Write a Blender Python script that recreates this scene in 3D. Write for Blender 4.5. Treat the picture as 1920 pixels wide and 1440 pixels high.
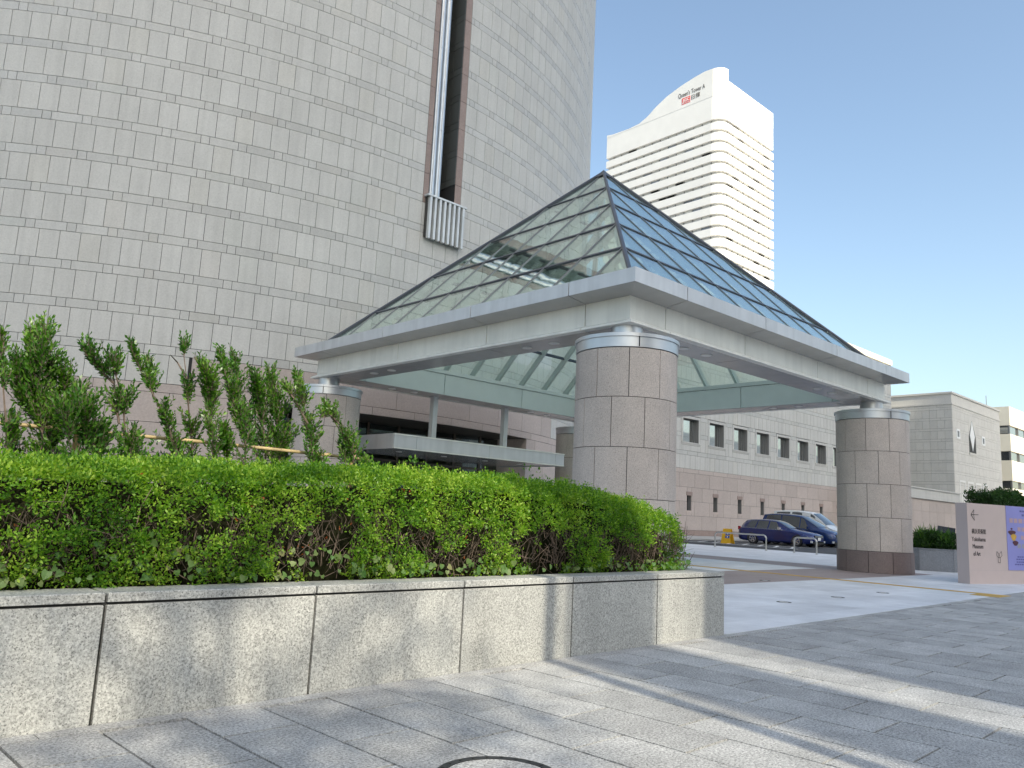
import bpy, math, random
import numpy as np
from mathutils import Matrix, Vector, noise as mnoise

R = math.radians
rnd = random.Random(7)
sc = bpy.context.scene
for o in list(bpy.data.objects):
    bpy.data.objects.remove(o)
COL = sc.collection

# ------------------------------------------------------------------ camera
H = 1.35                                   # eye height
FPX, PIT, ROL, YAW = 1484.094, 0.1604, 0.0493, 0.8237
F = Vector((math.cos(PIT) * math.cos(YAW), math.cos(PIT) * math.sin(YAW), math.sin(PIT)))
R0 = Vector((math.sin(YAW), -math.cos(YAW), 0))
U0 = R0.cross(F)
RV = math.cos(ROL) * R0 + math.sin(ROL) * U0
UV = -math.sin(ROL) * R0 + math.cos(ROL) * U0
cam = bpy.data.cameras.new('camera')
cam.sensor_width = 36
cam.lens = 36 * FPX / 1920
cam.clip_start = 0.05
cam.clip_end = 3000
camo = bpy.data.objects.new('camera', cam)
camo.matrix_world = Matrix(((RV.x, UV.x, -F.x, 0), (RV.y, UV.y, -F.y, 0), (RV.z, UV.z, -F.z, H), (0, 0, 0, 1)))
COL.objects.link(camo)
sc.camera = camo

# ------------------------------------------------------------------ light
SUN_EL = R(38)
SUN_AZ = R(78)                             # direction the light travels in the ground plane
TD = Vector((math.cos(SUN_AZ) * math.cos(SUN_EL), math.sin(SUN_AZ) * math.cos(SUN_EL), -math.sin(SUN_EL)))
world = bpy.data.worlds.new('World')
sc.world = world
world.use_nodes = True
wn = world.node_tree
sky = wn.nodes.new('ShaderNodeTexSky')
sky.sky_type = 'NISHITA'
sky.sun_disc = False
sky.sun_elevation = SUN_EL
sky.sun_rotation = math.atan2(-TD.x, -TD.y)
sky.altitude = 0
sky.air_density = 1.05
sky.dust_density = 2.6
sky.ozone_density = 2.0
wn.links.new(sky.outputs[0], wn.nodes['Background'].inputs[0])
wn.nodes['Background'].inputs[1].default_value = 0.14
sun = bpy.data.lights.new('sun', 'SUN')
sun.energy = 3.4
sun.angle = R(0.53)
sun.color = (1.0, 0.94, 0.85)
suno = bpy.data.objects.new('sun', sun)
suno.rotation_euler = TD.to_track_quat('-Z', 'Y').to_euler()
suno.location = (0, 0, 60)
COL.objects.link(suno)
sc.view_settings.view_transform = 'Standard'
sc.view_settings.look = 'None'
sc.view_settings.exposure = 1.08
sc.view_settings.use_white_balance = True
sc.view_settings.white_balance_temperature = 7100
sc.view_settings.white_balance_tint = 5
sc.view_settings.gamma = 1.0
sc.view_settings.use_curve_mapping = False
sc.render.engine = 'CYCLES'
sc.cycles.max_bounces = 8
sc.cycles.transparent_max_bounces = 16
sc.cycles.use_denoising = True


def px(x, y, z):
    """where a point falls in the photograph (1920 x 1440)"""
    v = Vector((x, y, z - H))
    d = v.dot(F)
    if d < 0.3:
        return None
    return 960 + FPX * v.dot(RV) / d, 720 - FPX * v.dot(UV) / d, d


def ray(x, y):
    return (F + RV * ((x - 960) / FPX) - UV * ((y - 720) / FPX)).normalized()


# ------------------------------------------------------------------ materials
def new_mat(name):
    m = bpy.data.materials.new(name)
    m.use_nodes = True
    nt = m.node_tree
    return m, nt, nt.nodes['Principled BSDF']


def nd(nt, t, **k):
    n = nt.nodes.new(t)
    for a, b in k.items():
        setattr(n, a, b)
    return n


def piece_random(nt):
    """a number that differs from piece to piece, joined or not"""
    oi = nd(nt, 'ShaderNodeObjectInfo')
    ge = nd(nt, 'ShaderNodeNewGeometry')
    ad = nd(nt, 'ShaderNodeMath', operation='ADD')
    nt.links.new(oi.outputs['Random'], ad.inputs[0])
    nt.links.new(ge.outputs['Random Per Island'], ad.inputs[1])
    fr = nd(nt, 'ShaderNodeMath', operation='FRACT')
    nt.links.new(ad.outputs[0], fr.inputs[0])
    return fr.outputs[0], ge.outputs['Position']


def streaks(nt, pos, amount):
    """faint vertical weathering, as rain leaves it"""
    mp = nd(nt, 'ShaderNodeMapping'); mp.inputs['Scale'].default_value = (4.0, 4.0, 0.22)
    nt.links.new(pos, mp.inputs[0])
    n = nd(nt, 'ShaderNodeTexNoise'); n.inputs['Scale'].default_value = 1.0; n.inputs['Detail'].default_value = 6
    nt.links.new(mp.outputs[0], n.inputs['Vector'])
    r = nd(nt, 'ShaderNodeMapRange'); r.inputs[1].default_value = 0.42; r.inputs[2].default_value = 0.72
    r.inputs[3].default_value = 1.0; r.inputs[4].default_value = 1.0 - amount
    nt.links.new(n.outputs[0], r.inputs[0])
    return r.outputs[0]


def stone(name, c_dark, c_light, grain=110, speck=0.35, speck_col=(0.05, 0.05, 0.05), rough=0.75, vary=0.10,
          stain=0.12, stain_scale=1.3, bump=0.15, tints=None, grain_mix=0.5, streak=0.0):
    m, nt, b = new_mat(name)
    L = nt.links.new
    rd, pos = piece_random(nt)
    n1 = nd(nt, 'ShaderNodeTexNoise'); n1.inputs['Scale'].default_value = grain; n1.inputs['Detail'].default_value = 3
    n1.inputs['Roughness'].default_value = 0.7
    L(pos, n1.inputs['Vector'])
    r1 = nd(nt, 'ShaderNodeValToRGB')
    r1.color_ramp.elements[0].position = 0.5 - grain_mix / 3; r1.color_ramp.elements[0].color = (*c_dark, 1)
    r1.color_ramp.elements[1].position = 0.5 + grain_mix / 3; r1.color_ramp.elements[1].color = (*c_light, 1)
    L(n1.outputs[0], r1.inputs[0])
    # dark mineral specks
    v = nd(nt, 'ShaderNodeTexNoise'); v.inputs['Scale'].default_value = grain * 1.7; v.inputs['Detail'].default_value = 2
    L(pos, v.inputs['Vector'])
    r2 = nd(nt, 'ShaderNodeValToRGB')
    r2.color_ramp.elements[0].position = 0.57; r2.color_ramp.elements[0].color = (0, 0, 0, 1)
    r2.color_ramp.elements[1].position = 0.68; r2.color_ramp.elements[1].color = (1, 1, 1, 1)
    L(v.outputs[0], r2.inputs[0])
    ms = nd(nt, 'ShaderNodeMath', operation='MULTIPLY'); ms.inputs[1].default_value = speck
    L(r2.outputs[0], ms.inputs[0])
    mx = nd(nt, 'ShaderNodeMix', data_type='RGBA')
    L(ms.outputs[0], mx.inputs[0]); L(r1.outputs[0], mx.inputs[6]); mx.inputs[7].default_value = (*speck_col, 1)
    # broad weathering
    n3 = nd(nt, 'ShaderNodeTexNoise'); n3.inputs['Scale'].default_value = stain_scale; n3.inputs['Detail'].default_value = 5
    n3.inputs['Roughness'].default_value = 0.65
    L(pos, n3.inputs['Vector'])
    mr = nd(nt, 'ShaderNodeMapRange'); mr.inputs[1].default_value = 0.3; mr.inputs[2].default_value = 0.7
    mr.inputs[3].default_value = 1 - stain; mr.inputs[4].default_value = 1 + stain * 0.5
    L(n3.outputs[0], mr.inputs[0])
    mv = nd(nt, 'ShaderNodeMapRange'); mv.inputs[3].default_value = 1 - vary; mv.inputs[4].default_value = 1 + vary * 0.6
    L(rd, mv.inputs[0])
    mm = nd(nt, 'ShaderNodeMath', operation='MULTIPLY'); L(mr.outputs[0], mm.inputs[0]); L(mv.outputs[0], mm.inputs[1])
    if streak:
        m4 = nd(nt, 'ShaderNodeMath', operation='MULTIPLY'); L(mm.outputs[0], m4.inputs[0]); L(streaks(nt, pos, streak), m4.inputs[1]); mm = m4
    vm = nd(nt, 'ShaderNodeVectorMath', operation='SCALE'); L(mx.outputs[2], vm.inputs[0]); L(mm.outputs[0], vm.inputs['Scale'])
    out = vm.outputs[0]
    if tints:
        f2 = nd(nt, 'ShaderNodeMath', operation='MULTIPLY'); f2.inputs[1].default_value = 7.31; L(rd, f2.inputs[0])
        f3 = nd(nt, 'ShaderNodeMath', operation='FRACT'); L(f2.outputs[0], f3.inputs[0])
        r3 = nd(nt, 'ShaderNodeValToRGB'); cr = r3.color_ramp; cr.interpolation = 'CONSTANT'
        cr.elements[0].position = 0; cr.elements[0].color = (1, 1, 1, 1); cr.elements.remove(cr.elements[1])
        for p, c in tints:
            e = cr.elements.new(p); e.color = (*c, 1)
        L(f3.outputs[0], r3.inputs[0])
        m2 = nd(nt, 'ShaderNodeMix', data_type='RGBA', blend_type='MULTIPLY'); m2.inputs[0].default_value = 1
        L(out, m2.inputs[6]); L(r3.outputs[0], m2.inputs[7]); out = m2.outputs[2]
    L(out, b.inputs['Base Color'])
    b.inputs['Roughness'].default_value = rough
    if bump:
        bp = nd(nt, 'ShaderNodeBump'); bp.inputs['Strength'].default_value = bump; bp.inputs['Distance'].default_value = 0.004
        L(n1.outputs[0], bp.inputs['Height']); L(bp.outputs[0], b.inputs['Normal'])
    return m


def plain(name, col, rough=0.5, metal=0.0, vary=0.0, dirt=0.0, dscale=2.0, coat=0.0, spec=0.5, streak=0.0):
    m, nt, b = new_mat(name)
    L = nt.links.new
    b.inputs['Roughness'].default_value = rough
    b.inputs['Metallic'].default_value = metal
    b.inputs['Coat Weight'].default_value = coat
    b.inputs['Coat Roughness'].default_value = 0.04
    b.inputs['Specular IOR Level'].default_value = spec
    rd, pos = piece_random(nt)
    n3 = nd(nt, 'ShaderNodeTexNoise'); n3.inputs['Scale'].default_value = dscale; n3.inputs['Detail'].default_value = 5
    L(pos, n3.inputs['Vector'])
    mr = nd(nt, 'ShaderNodeMapRange'); mr.inputs[1].default_value = 0.3; mr.inputs[2].default_value = 0.7
    mr.inputs[3].default_value = 1 - dirt; mr.inputs[4].default_value = 1 + dirt * 0.3
    L(n3.outputs[0], mr.inputs[0])
    mv = nd(nt, 'ShaderNodeMapRange'); mv.inputs[3].default_value = 1 - vary; mv.inputs[4].default_value = 1 + vary * 0.5
    L(rd, mv.inputs[0])
    mm = nd(nt, 'ShaderNodeMath', operation='MULTIPLY'); L(mr.outputs[0], mm.inputs[0]); L(mv.outputs[0], mm.inputs[1])
    if streak:
        m4 = nd(nt, 'ShaderNodeMath', operation='MULTIPLY'); L(mm.outputs[0], m4.inputs[0]); L(streaks(nt, pos, streak), m4.inputs[1]); mm = m4
    vm = nd(nt, 'ShaderNodeVectorMath', operation='SCALE'); vm.inputs[0].default_value = col; L(mm.outputs[0], vm.inputs['Scale'])
    L(vm.outputs[0], b.inputs['Base Color'])
    return m


def glass_mat(name, tint, ior=1.6, base_refl=0.0, rough=0.0):
    m, nt, b = new_mat(name)
    nt.nodes.remove(b)
    L = nt.links.new
    tr = nd(nt, 'ShaderNodeBsdfTransparent'); tr.inputs[0].default_value = (*tint, 1)
    gl = nd(nt, 'ShaderNodeBsdfGlossy'); gl.inputs['Roughness'].default_value = rough
    gl.inputs['Color'].default_value = (0.94, 1.0, 0.98, 1)
    r0 = ((ior - 1) / (ior + 1)) ** 2 + base_refl      # the same seen from outside and from inside
    ge = nd(nt, 'ShaderNodeNewGeometry')
    dt = nd(nt, 'ShaderNodeVectorMath', operation='DOT_PRODUCT'); L(ge.outputs['Incoming'], dt.inputs[0]); L(ge.outputs['Normal'], dt.inputs[1])
    ab_ = nd(nt, 'ShaderNodeMath', operation='ABSOLUTE'); L(dt.outputs['Value'], ab_.inputs[0])
    om = nd(nt, 'ShaderNodeMath', operation='SUBTRACT', use_clamp=True); om.inputs[0].default_value = 1; L(ab_.outputs[0], om.inputs[1])
    pw = nd(nt, 'ShaderNodeMath', operation='POWER'); pw.inputs[1].default_value = 3.0; L(om.outputs[0], pw.inputs[0])
    ad = nd(nt, 'ShaderNodeMath', operation='MULTIPLY_ADD', use_clamp=True); ad.inputs[1].default_value = 1 - r0; ad.inputs[2].default_value = r0
    # slight waviness of each pane
    rd, pos = piece_random(nt)
    nz = nd(nt, 'ShaderNodeTexNoise'); nz.inputs['Scale'].default_value = 0.9; L(pos, nz.inputs['Vector'])
    bp = nd(nt, 'ShaderNodeBump'); bp.inputs['Strength'].default_value = 0.05; bp.inputs['Distance'].default_value = 0.05
    L(nz.outputs[0], bp.inputs['Height']); L(bp.outputs[0], gl.inputs['Normal'])
    L(pw.outputs[0], ad.inputs[0])
    mx = nd(nt, 'ShaderNodeMixShader'); L(ad.outputs[0], mx.inputs[0]); L(tr.outputs[0], mx.inputs[1]); L(gl.outputs[0], mx.inputs[2])
    L(mx.outputs[0], nt.nodes['Material Output'].inputs[0])
    return m


def leaf_mat(name, cols, gloss=0.35, trans=0.35, shadec=0.0):
    m, nt, b = new_mat(name)
    L = nt.links.new
    rd, pos = piece_random(nt)
    nz = nd(nt, 'ShaderNodeTexNoise'); nz.inputs['Scale'].default_value = 2.2; nz.inputs['Detail'].default_value = 2
    L(pos, nz.inputs['Vector'])
    a1 = nd(nt, 'ShaderNodeMath', operation='MULTIPLY_ADD'); a1.inputs[1].default_value = 0.55
    L(rd, a1.inputs[0])
    a2 = nd(nt, 'ShaderNodeMapRange'); a2.inputs[1].default_value = 0.3; a2.inputs[2].default_value = 0.7
    a2.inputs[3].default_value = 0; a2.inputs[4].default_value = 0.45
    L(nz.outputs[0], a2.inputs[0]); L(a2.outputs[0], a1.inputs[2])
    rp = nd(nt, 'ShaderNodeValToRGB'); cr = rp.color_ramp
    cr.elements[0].position = 0; cr.elements[0].color = (*cols[0], 1)
    cr.elements[1].position = 1; cr.elements[1].color = (*cols[-1], 1)
    for i, c in enumerate(cols[1:-1]):
        e = cr.elements.new((i + 1) / (len(cols) - 1)); e.color = (*c, 1)
    L(a1.outputs[0], rp.inputs[0])
    L(rp.outputs[0], b.inputs['Base Color'])
    b.inputs['Roughness'].default_value = gloss
    b.inputs['Specular IOR Level'].default_value = 0.35
    tl = nd(nt, 'ShaderNodeBsdfTranslucent')
    hs = nd(nt, 'ShaderNodeHueSaturation'); hs.inputs['Saturation'].default_value = 1.15; hs.inputs['Value'].default_value = 1.5
    L(rp.outputs[0], hs.inputs['Color']); L(hs.outputs[0], tl.inputs[0])
    mx = nd(nt, 'ShaderNodeMixShader'); mx.inputs[0].default_value = trans
    L(b.outputs[0], mx.inputs[1]); L(tl.outputs[0], mx.inputs[2])
    L(mx.outputs[0], nt.nodes['Material Output'].inputs[0])
    return m


M = {}
M['granite'] = stone('granite', (0.25, 0.248, 0.232), (0.60, 0.595, 0.56), grain=62, speck=0.75, streak=0.12, rough=0.6, vary=0.08, stain=0.16, bump=0.2)
M['granite_dark'] = stone('granite_dark', (0.20, 0.21, 0.22), (0.36, 0.37, 0.39), grain=45, speck=0.4, rough=0.6)
M['paver'] = stone('paver', (0.21, 0.207, 0.20), (0.65, 0.64, 0.62), grain=58, speck=0.7, rough=0.8, vary=0.15, stain=0.28,
                   stain_scale=2.3, bump=0.8)
M['plaza'] = stone('plaza', (0.66, 0.67, 0.69), (0.77, 0.78, 0.80), grain=60, speck=0.08, rough=0.55, vary=0.10, stain=0.2, stain_scale=0.9, bump=0.05)
M['plaza_pink'] = stone('plaza_pink', (0.27, 0.215, 0.205), (0.38, 0.31, 0.295), grain=60, speck=0.15, rough=0.6, vary=0.09, stain=0.1)
M['pink'] = stone('pink_stone', (0.45, 0.385, 0.34), (0.63, 0.55, 0.49), grain=42, speck=0.62, speck_col=(0.09, 0.08, 0.075), rough=0.62, vary=0.09, stain=0.12)
M['pink_base'] = stone('pink_base', (0.16, 0.115, 0.105), (0.25, 0.19, 0.175), grain=42, speck=0.5, rough=0.5, vary=0.12)
M['pink_far'] = stone('pink_far', (0.48, 0.40, 0.36), (0.56, 0.48, 0.435), grain=14, speck=0.12, rough=0.65, vary=0.08, stain=0.06)
M['pink_trim'] = stone('pink_trim', (0.30, 0.22, 0.19), (0.36, 0.27, 0.235), grain=14, speck=0.15, rough=0.55, vary=0.08)
PT = ((0.88, (1.0, 0.992, 0.972)), (0.94, (1.0, 0.985, 0.972)), (0.97, (0.975, 0.985, 0.975)))
M['panel'] = stone('panel', (0.575, 0.562, 0.525), (0.64, 0.626, 0.588), grain=16, speck=0.10, streak=0.09, rough=0.6, vary=0.035, stain=0.07, stain_scale=0.5, bump=0.05, tints=PT)
M['panel_warm'] = stone('panel_warm', (0.60, 0.58, 0.54), (0.68, 0.66, 0.615), grain=10, speck=0.08, rough=0.6, vary=0.05, stain=0.06, bump=0)
M['band'] = stone('band', (0.525, 0.515, 0.483), (0.59, 0.578, 0.545), grain=16, speck=0.12, streak=0.06, rough=0.38, vary=0.09, stain=0.06, bump=0.02, tints=PT)
M['joint'] = plain('joint', (0.035, 0.035, 0.035), 0.9)
M['joint_far'] = plain('joint_far', (0.22, 0.215, 0.205), 0.9)
M['slot_shaded'] = plain('shaded_slot_stone', (0.11, 0.118, 0.112), 0.5, vary=0.15)  # shade inside the slot put into a darker stone colour
M['gap'] = plain('gap', (0.04, 0.039, 0.036), 0.95, dirt=0.4, dscale=9)
M['alu'] = plain('aluminium_panel', (0.85, 0.835, 0.765), 0.42, 0.0, streak=0.10, vary=0.05, dirt=0.10, dscale=1.2)
M['fascia'] = plain('fascia_metal', (0.65, 0.65, 0.65), 0.36, 0.2, streak=0.12, vary=0.05, dirt=0.10, dscale=1.5)
M['soffit'] = plain('soffit', (0.46, 0.45, 0.43), 0.2, 0.2, dirt=0.08)
M['inner'] = plain('inner_beam', (0.60, 0.65, 0.61), 0.4, 0.0, vary=0.06, dirt=0.05)
M['steel'] = plain('stainless', (0.60, 0.61, 0.62), 0.40, 0.85, vary=0.03, dirt=0.08, dscale=4)
M['mullion'] = plain('mullion', (0.10, 0.105, 0.12), 0.4, 0.3)
M['bar'] = plain('glazing_cap', (0.20, 0.205, 0.21), 0.35, 0.5)
M['rafter'] = plain('rafter', (0.46, 0.51, 0.48), 0.4, 0.1)
M['pane'] = glass_mat('canopy_glass', (0.905, 0.97, 0.935), 1.5, 0.085)
M['dark_glass'] = glass_mat('door_glass', (0.62, 0.66, 0.63), 1.6, 0.03)
M['lens'] = plain('lamp_lens', (0.75, 0.74, 0.70), 0.3)
M['pipe'] = plain('pipe_metal', (0.50, 0.53, 0.55), 0.3, 0.7, dirt=0.1)
M['louvre'] = plain('louvre_metal', (0.66, 0.67, 0.66), 0.4, 0.35, dirt=0.12)
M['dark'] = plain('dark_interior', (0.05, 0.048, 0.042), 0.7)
M['brown'] = plain('brown_metal', (0.11, 0.09, 0.07), 0.5, 0.3)
M['warm_wall'] = plain('warm_wall', (0.34, 0.31, 0.25), 0.6)
M['window'] = plain('window_glass', (0.035, 0.04, 0.045), 0.03, 0.0, spec=1.0, coat=1.0)
M['window_mirror'] = plain('window_mirror', (0.55, 0.56, 0.55), 0.03, 0.92, dirt=0.1)
M['frame'] = plain('window_frame', (0.22, 0.22, 0.22), 0.4, 0.6)
M['white_wall'] = plain('white_tile', (0.80, 0.79, 0.76), 0.45, vary=0.03, dirt=0.05, dscale=0.2)
M['ribbon'] = plain('ribbon_glass', (0.46, 0.465, 0.46), 0.3, 0.0, vary=0.2)
M['blind_pale'] = plain('blind_pale', (0.55, 0.55, 0.52), 0.5, vary=0.15)
M['ribbon_dark'] = plain('ribbon_glass_dark', (0.30, 0.32, 0.35), 0.1, 0.3, vary=0.5)
M['cream'] = plain('cream_wall', (0.72, 0.67, 0.56), 0.6, vary=0.04, dirt=0.06, dscale=0.4)
M['asphalt'] = stone('asphalt', (0.045, 0.046, 0.05), (0.085, 0.087, 0.092), grain=45, speck=0.1, rough=0.9, stain=0.25, stain_scale=0.5, bump=0.3)
M['sidewalk'] = stone('sidewalk', (0.40, 0.39, 0.37), (0.5, 0.49, 0.47), grain=30, speck=0.1, rough=0.8)
M['paint_white'] = plain('road_paint', (0.74, 0.74, 0.72), 0.7, dirt=0.3, dscale=3)
M['yellow'] = plain('tactile_yellow', (0.60, 0.36, 0.055), 0.65, vary=0.12, dirt=0.2, dscale=6)
M['ground'] = stone('ground', (0.26, 0.26, 0.26), (0.36, 0.36, 0.36), grain=20, speck=0.1, rough=0.9)
M['soil'] = plain('soil', (0.05, 0.038, 0.028), 0.95, dirt=0.4, dscale=12)
M['bark'] = plain('bark', (0.16, 0.12, 0.095), 0.9, dirt=0.4, dscale=30)
M['twig'] = plain('twig', (0.13, 0.095, 0.075), 0.9, vary=0.5)
M['core_shade'] = plain('core_shade', (0.016, 0.017, 0.009), 0.95, spec=0.0)  # near-black stands in for the shade deep in the hedge
M['bamboo'] = plain('bamboo', (0.50, 0.38, 0.20), 0.5, dirt=0.4, dscale=8)
M['hedge_leaf'] = leaf_mat('hedge_leaf', ((0.028, 0.095, 0.014), (0.10, 0.24, 0.028), (0.25, 0.42, 0.05), (0.46, 0.57, 0.11)), 0.42, 0.4)
M['shrub_leaf'] = leaf_mat('shrub_leaf', ((0.028, 0.09, 0.018), (0.07, 0.185, 0.026), (0.21, 0.36, 0.055)), 0.3, 0.3)
M['dark_leaf'] = leaf_mat('dark_leaf', ((0.02, 0.05, 0.012), (0.035, 0.085, 0.02), (0.06, 0.13, 0.025)), 0.4, 0.25)
M['ivy'] = leaf_mat('ivy_leaf', ((0.045, 0.12, 0.03), (0.08, 0.17, 0.045), (0.13, 0.21, 0.065), (0.25, 0.24, 0.11)), 0.5, 0.3)
M['red_leaf'] = leaf_mat('red_leaf', ((0.28, 0.05, 0.02), (0.40, 0.14, 0.04)), 0.5, 0.3)
M['sign_pink'] = plain('sign_pink', (0.57, 0.455, 0.415), 0.5, dirt=0.04, dscale=3)
M['sign_side'] = plain('sign_side', (0.46, 0.385, 0.375), 0.5)
M['ink'] = plain('ink', (0.045, 0.035, 0.035), 0.6)
M['poster'] = plain('poster_violet', (0.27, 0.27, 0.60), 0.45, dirt=0.08, dscale=1.0)
M['poster_orange'] = plain('poster_orange', (0.50, 0.33, 0.34), 0.5)
M['poster_navy'] = plain('poster_navy', (0.09, 0.09, 0.30), 0.5)
M['poster_dark'] = plain('poster_maroon', (0.08, 0.012, 0.025), 0.5)
M['poster_gold'] = plain('poster_gold', (0.62, 0.36, 0.05), 0.5)
M['poster_grey'] = plain('poster_grey', (0.33, 0.32, 0.36), 0.5)
M['letter'] = plain('letter_grey', (0.12, 0.11, 0.10), 0.5)
M['letter_red'] = plain('letter_red', (0.72, 0.10, 0.09), 0.5)
M['letter_white'] = plain('letter_white', (0.85, 0.85, 0.84), 0.5)
M['iron'] = plain('cast_iron', (0.06, 0.062, 0.066), 0.55, 0.6, dirt=0.3, dscale=20)
M['rail'] = plain('rail_steel', (0.55, 0.54, 0.52), 0.28, 0.9)
M['car_blue'] = plain('paint_blue', (0.004, 0.014, 0.12), 0.25, 0.2, coat=1.0)
M['car_navy'] = plain('paint_navy', (0.007, 0.03, 0.13), 0.25, 0.2, coat=1.0)
M['car_white'] = plain('paint_white_car', (0.76, 0.77, 0.76), 0.3, 0.0, coat=1.0)
M['tyre'] = plain('tyre', (0.018, 0.018, 0.02), 0.85)
M['rim'] = plain('rim', (0.62, 0.63, 0.65), 0.25, 0.9)
M['black'] = plain('black_trim', (0.012, 0.012, 0.013), 0.4)
M['lamp'] = plain('headlamp', (0.72, 0.75, 0.78), 0.1, 0.3, coat=1.0)
M['tail'] = plain('tail_lamp', (0.35, 0.02, 0.02), 0.2, coat=1.0)
M['plate'] = plain('plate', (0.82, 0.83, 0.80), 0.5)
M['board_yellow'] = plain('board_yellow', (0.74, 0.42, 0.02), 0.5)
M['board_blue'] = plain('board_blue', (0.03, 0.10, 0.36), 0.5)
M['tower_shade'] = plain('facade_stone', (0.62, 0.62, 0.61), 0.5, dirt=0.05, dscale=0.05)
M['wood'] = plain('wood_stake', (0.42, 0.29, 0.14), 0.8, dirt=0.3, dscale=20)


# ------------------------------------------------------------------ mesh building
class MB:
    def __init__(s):
        s.v = []; s.f = []

    def add(s, vs, fs):
        n = len(s.v)
        s.v.extend(tuple(p) for p in vs)
        s.f.extend(tuple(i + n for i in f) for f in fs)
        return s

    def box(s, x0, x1, y0, y1, z0, z1, rz=0, c=None):
        vs = [(x0, y0, z0), (x1, y0, z0), (x1, y1, z0), (x0, y1, z0), (x0, y0, z1), (x1, y0, z1), (x1, y1, z1), (x0, y1, z1)]
        if rz:
            cx, cy = c if c else ((x0 + x1) / 2, (y0 + y1) / 2)
            cc, ss = math.cos(rz), math.sin(rz)
            vs = [(cx + (x - cx) * cc - (y - cy) * ss, cy + (x - cx) * ss + (y - cy) * cc, z) for x, y, z in vs]
        return s.add(vs, [(0, 3, 2, 1), (4, 5, 6, 7), (0, 1, 5, 4), (1, 2, 6, 5), (2, 3, 7, 6), (3, 0, 4, 7)])

    def prism(s, poly, z0, z1):
        n = len(poly)
        vs = [(x, y, z0) for x, y in poly] + [(x, y, z1) for x, y in poly]
        return s.add(vs, [tuple(range(n - 1, -1, -1)), tuple(range(n, 2 * n))] + [(i, (i + 1) % n, n + (i + 1) % n, n + i) for i in range(n)])

    def slab(s, poly, off):
        """a flat polygon of 3-D points thickened by the vector off"""
        n = len(poly)
        off = Vector(off)
        vs = [tuple(p) for p in poly] + [tuple(Vector(p) + off) for p in poly]
        return s.add(vs, [tuple(range(n)), tuple(range(2 * n - 1, n - 1, -1))] + [((i + 1) % n, i, n + i, n + (i + 1) % n) for i in range(n)])

    def tube(s, pts, rad, n=8, caps=True):
        pts = [Vector(p) for p in pts]
        if not hasattr(rad, '__len__'):
            rad = [rad] * len(pts)
        b = len(s.v)
        prev = None
        for i, p in enumerate(pts):
            t = (pts[min(i + 1, len(pts) - 1)] - pts[max(i - 1, 0)]).normalized()
            if prev is None:
                a = t.cross(Vector((0, 0, 1)))
                if a.length < 1e-3:
                    a = t.cross(Vector((1, 0, 0)))
            else:
                a = prev - t * prev.dot(t)
            a.normalize(); prev = a
            c = t.cross(a)
            for k in range(n):
                w = 2 * math.pi * k / n
                s.v.append(tuple(p + (a * math.cos(w) + c * math.sin(w)) * rad[i]))
        for i in range(len(pts) - 1):
            for k in range(n):
                s.f.append((b + i * n + k, b + i * n + (k + 1) % n, b + (i + 1) * n + (k + 1) % n, b + (i + 1) * n + k))
        if caps:
            s.f.append(tuple(b + k for k in range(n - 1, -1, -1)))
            e = b + (len(pts) - 1) * n
            s.f.append(tuple(e + k for k in range(n)))
        return s

    def lathe(s, cx, cy, prof, n=32, a0=0, a1=360):
        full = abs(a1 - a0) >= 360
        m = n if full else n + 1
        b = len(s.v)
        for r, z in prof:
            for k in range(m):
                w = R(a0 + (a1 - a0) * k / n)
                s.v.append((cx + r * math.cos(w), cy + r * math.sin(w), z))
        for i in range(len(prof) - 1):
            for k in range(n):
                k2 = (k + 1) % m if full else k + 1
                s.f.append((b + i * m + k, b + i * m + k2, b + (i + 1) * m + k2, b + (i + 1) * m + k))
        return s

    def arcbox(s, cx, cy, r0, r1, a0, a1, z0, z1, n=1):
        """a piece of a ring wall, r0 inside, r1 outside, angles in degrees"""
        b = len(s.v)
        for k in range(n + 1):
            w = R(a0 + (a1 - a0) * k / n)
            c, d = math.cos(w), math.sin(w)
            for r, z in ((r0, z0), (r1, z0), (r1, z1), (r0, z1)):
                s.v.append((cx + r * c, cy + r * d, z))
        for k in range(n):
            for i in range(4):
                j = (i + 1) % 4
                s.f.append((b + k * 4 + i, b + k * 4 + j, b + k * 4 + 4 + j, b + k * 4 + 4 + i))
        s.f.append((b + 3, b + 2, b + 1, b))
        e = b + n * 4
        s.f.append((e, e + 1, e + 2, e + 3))
        return s

    def mesh(s, name, m, smooth=None):
        me = bpy.data.meshes.new(name)
        me.from_pydata(s.v, [], s.f)
        me.materials.append(M[m] if isinstance(m, str) else m)
        if smooth is not None:
            me.set_sharp_from_angle(angle=R(smooth))
            me.polygons.foreach_set('use_smooth', [True] * len(me.polygons))
        me.update()
        return me

    def build(s, name, m, parent=None, smooth=None, label=None, kind=None):
        return link(name, s.mesh(name, m, smooth), parent, label=label, kind=kind)


def link(name, me, parent=None, mw=None, label=None, kind=None):
    o = bpy.data.objects.new(name, me)
    COL.objects.link(o)
    if mw is not None:
        o.matrix_basis = mw
    if parent is not None:
        o.parent = parent
        o.matrix_parent_inverse = ROOTS[parent.name].inverted() if parent.name in ROOTS else Matrix()
    if label:
        o['label'] = label
    if kind:
        o['kind'] = kind
    return o


ROOTS = {}


def thing(name, label, cat, loc=(0, 0, 0), group=None):
    o = bpy.data.objects.new(name, None)
    COL.objects.link(o)
    o.location = loc
    o.empty_display_size = 0.2
    ROOTS[o.name] = Matrix.Translation(Vector(loc))
    return tag(o, label, cat, group)


def tag(o, label, cat, group=None, kind=None):
    o['label'] = label
    o['category'] = cat
    if group:
        o['group'] = group
    if kind:
        o['kind'] = kind
    return o


def struct(name, mb, m):
    o = mb.build(name, m)
    o['kind'] = 'structure'
    return o


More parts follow.
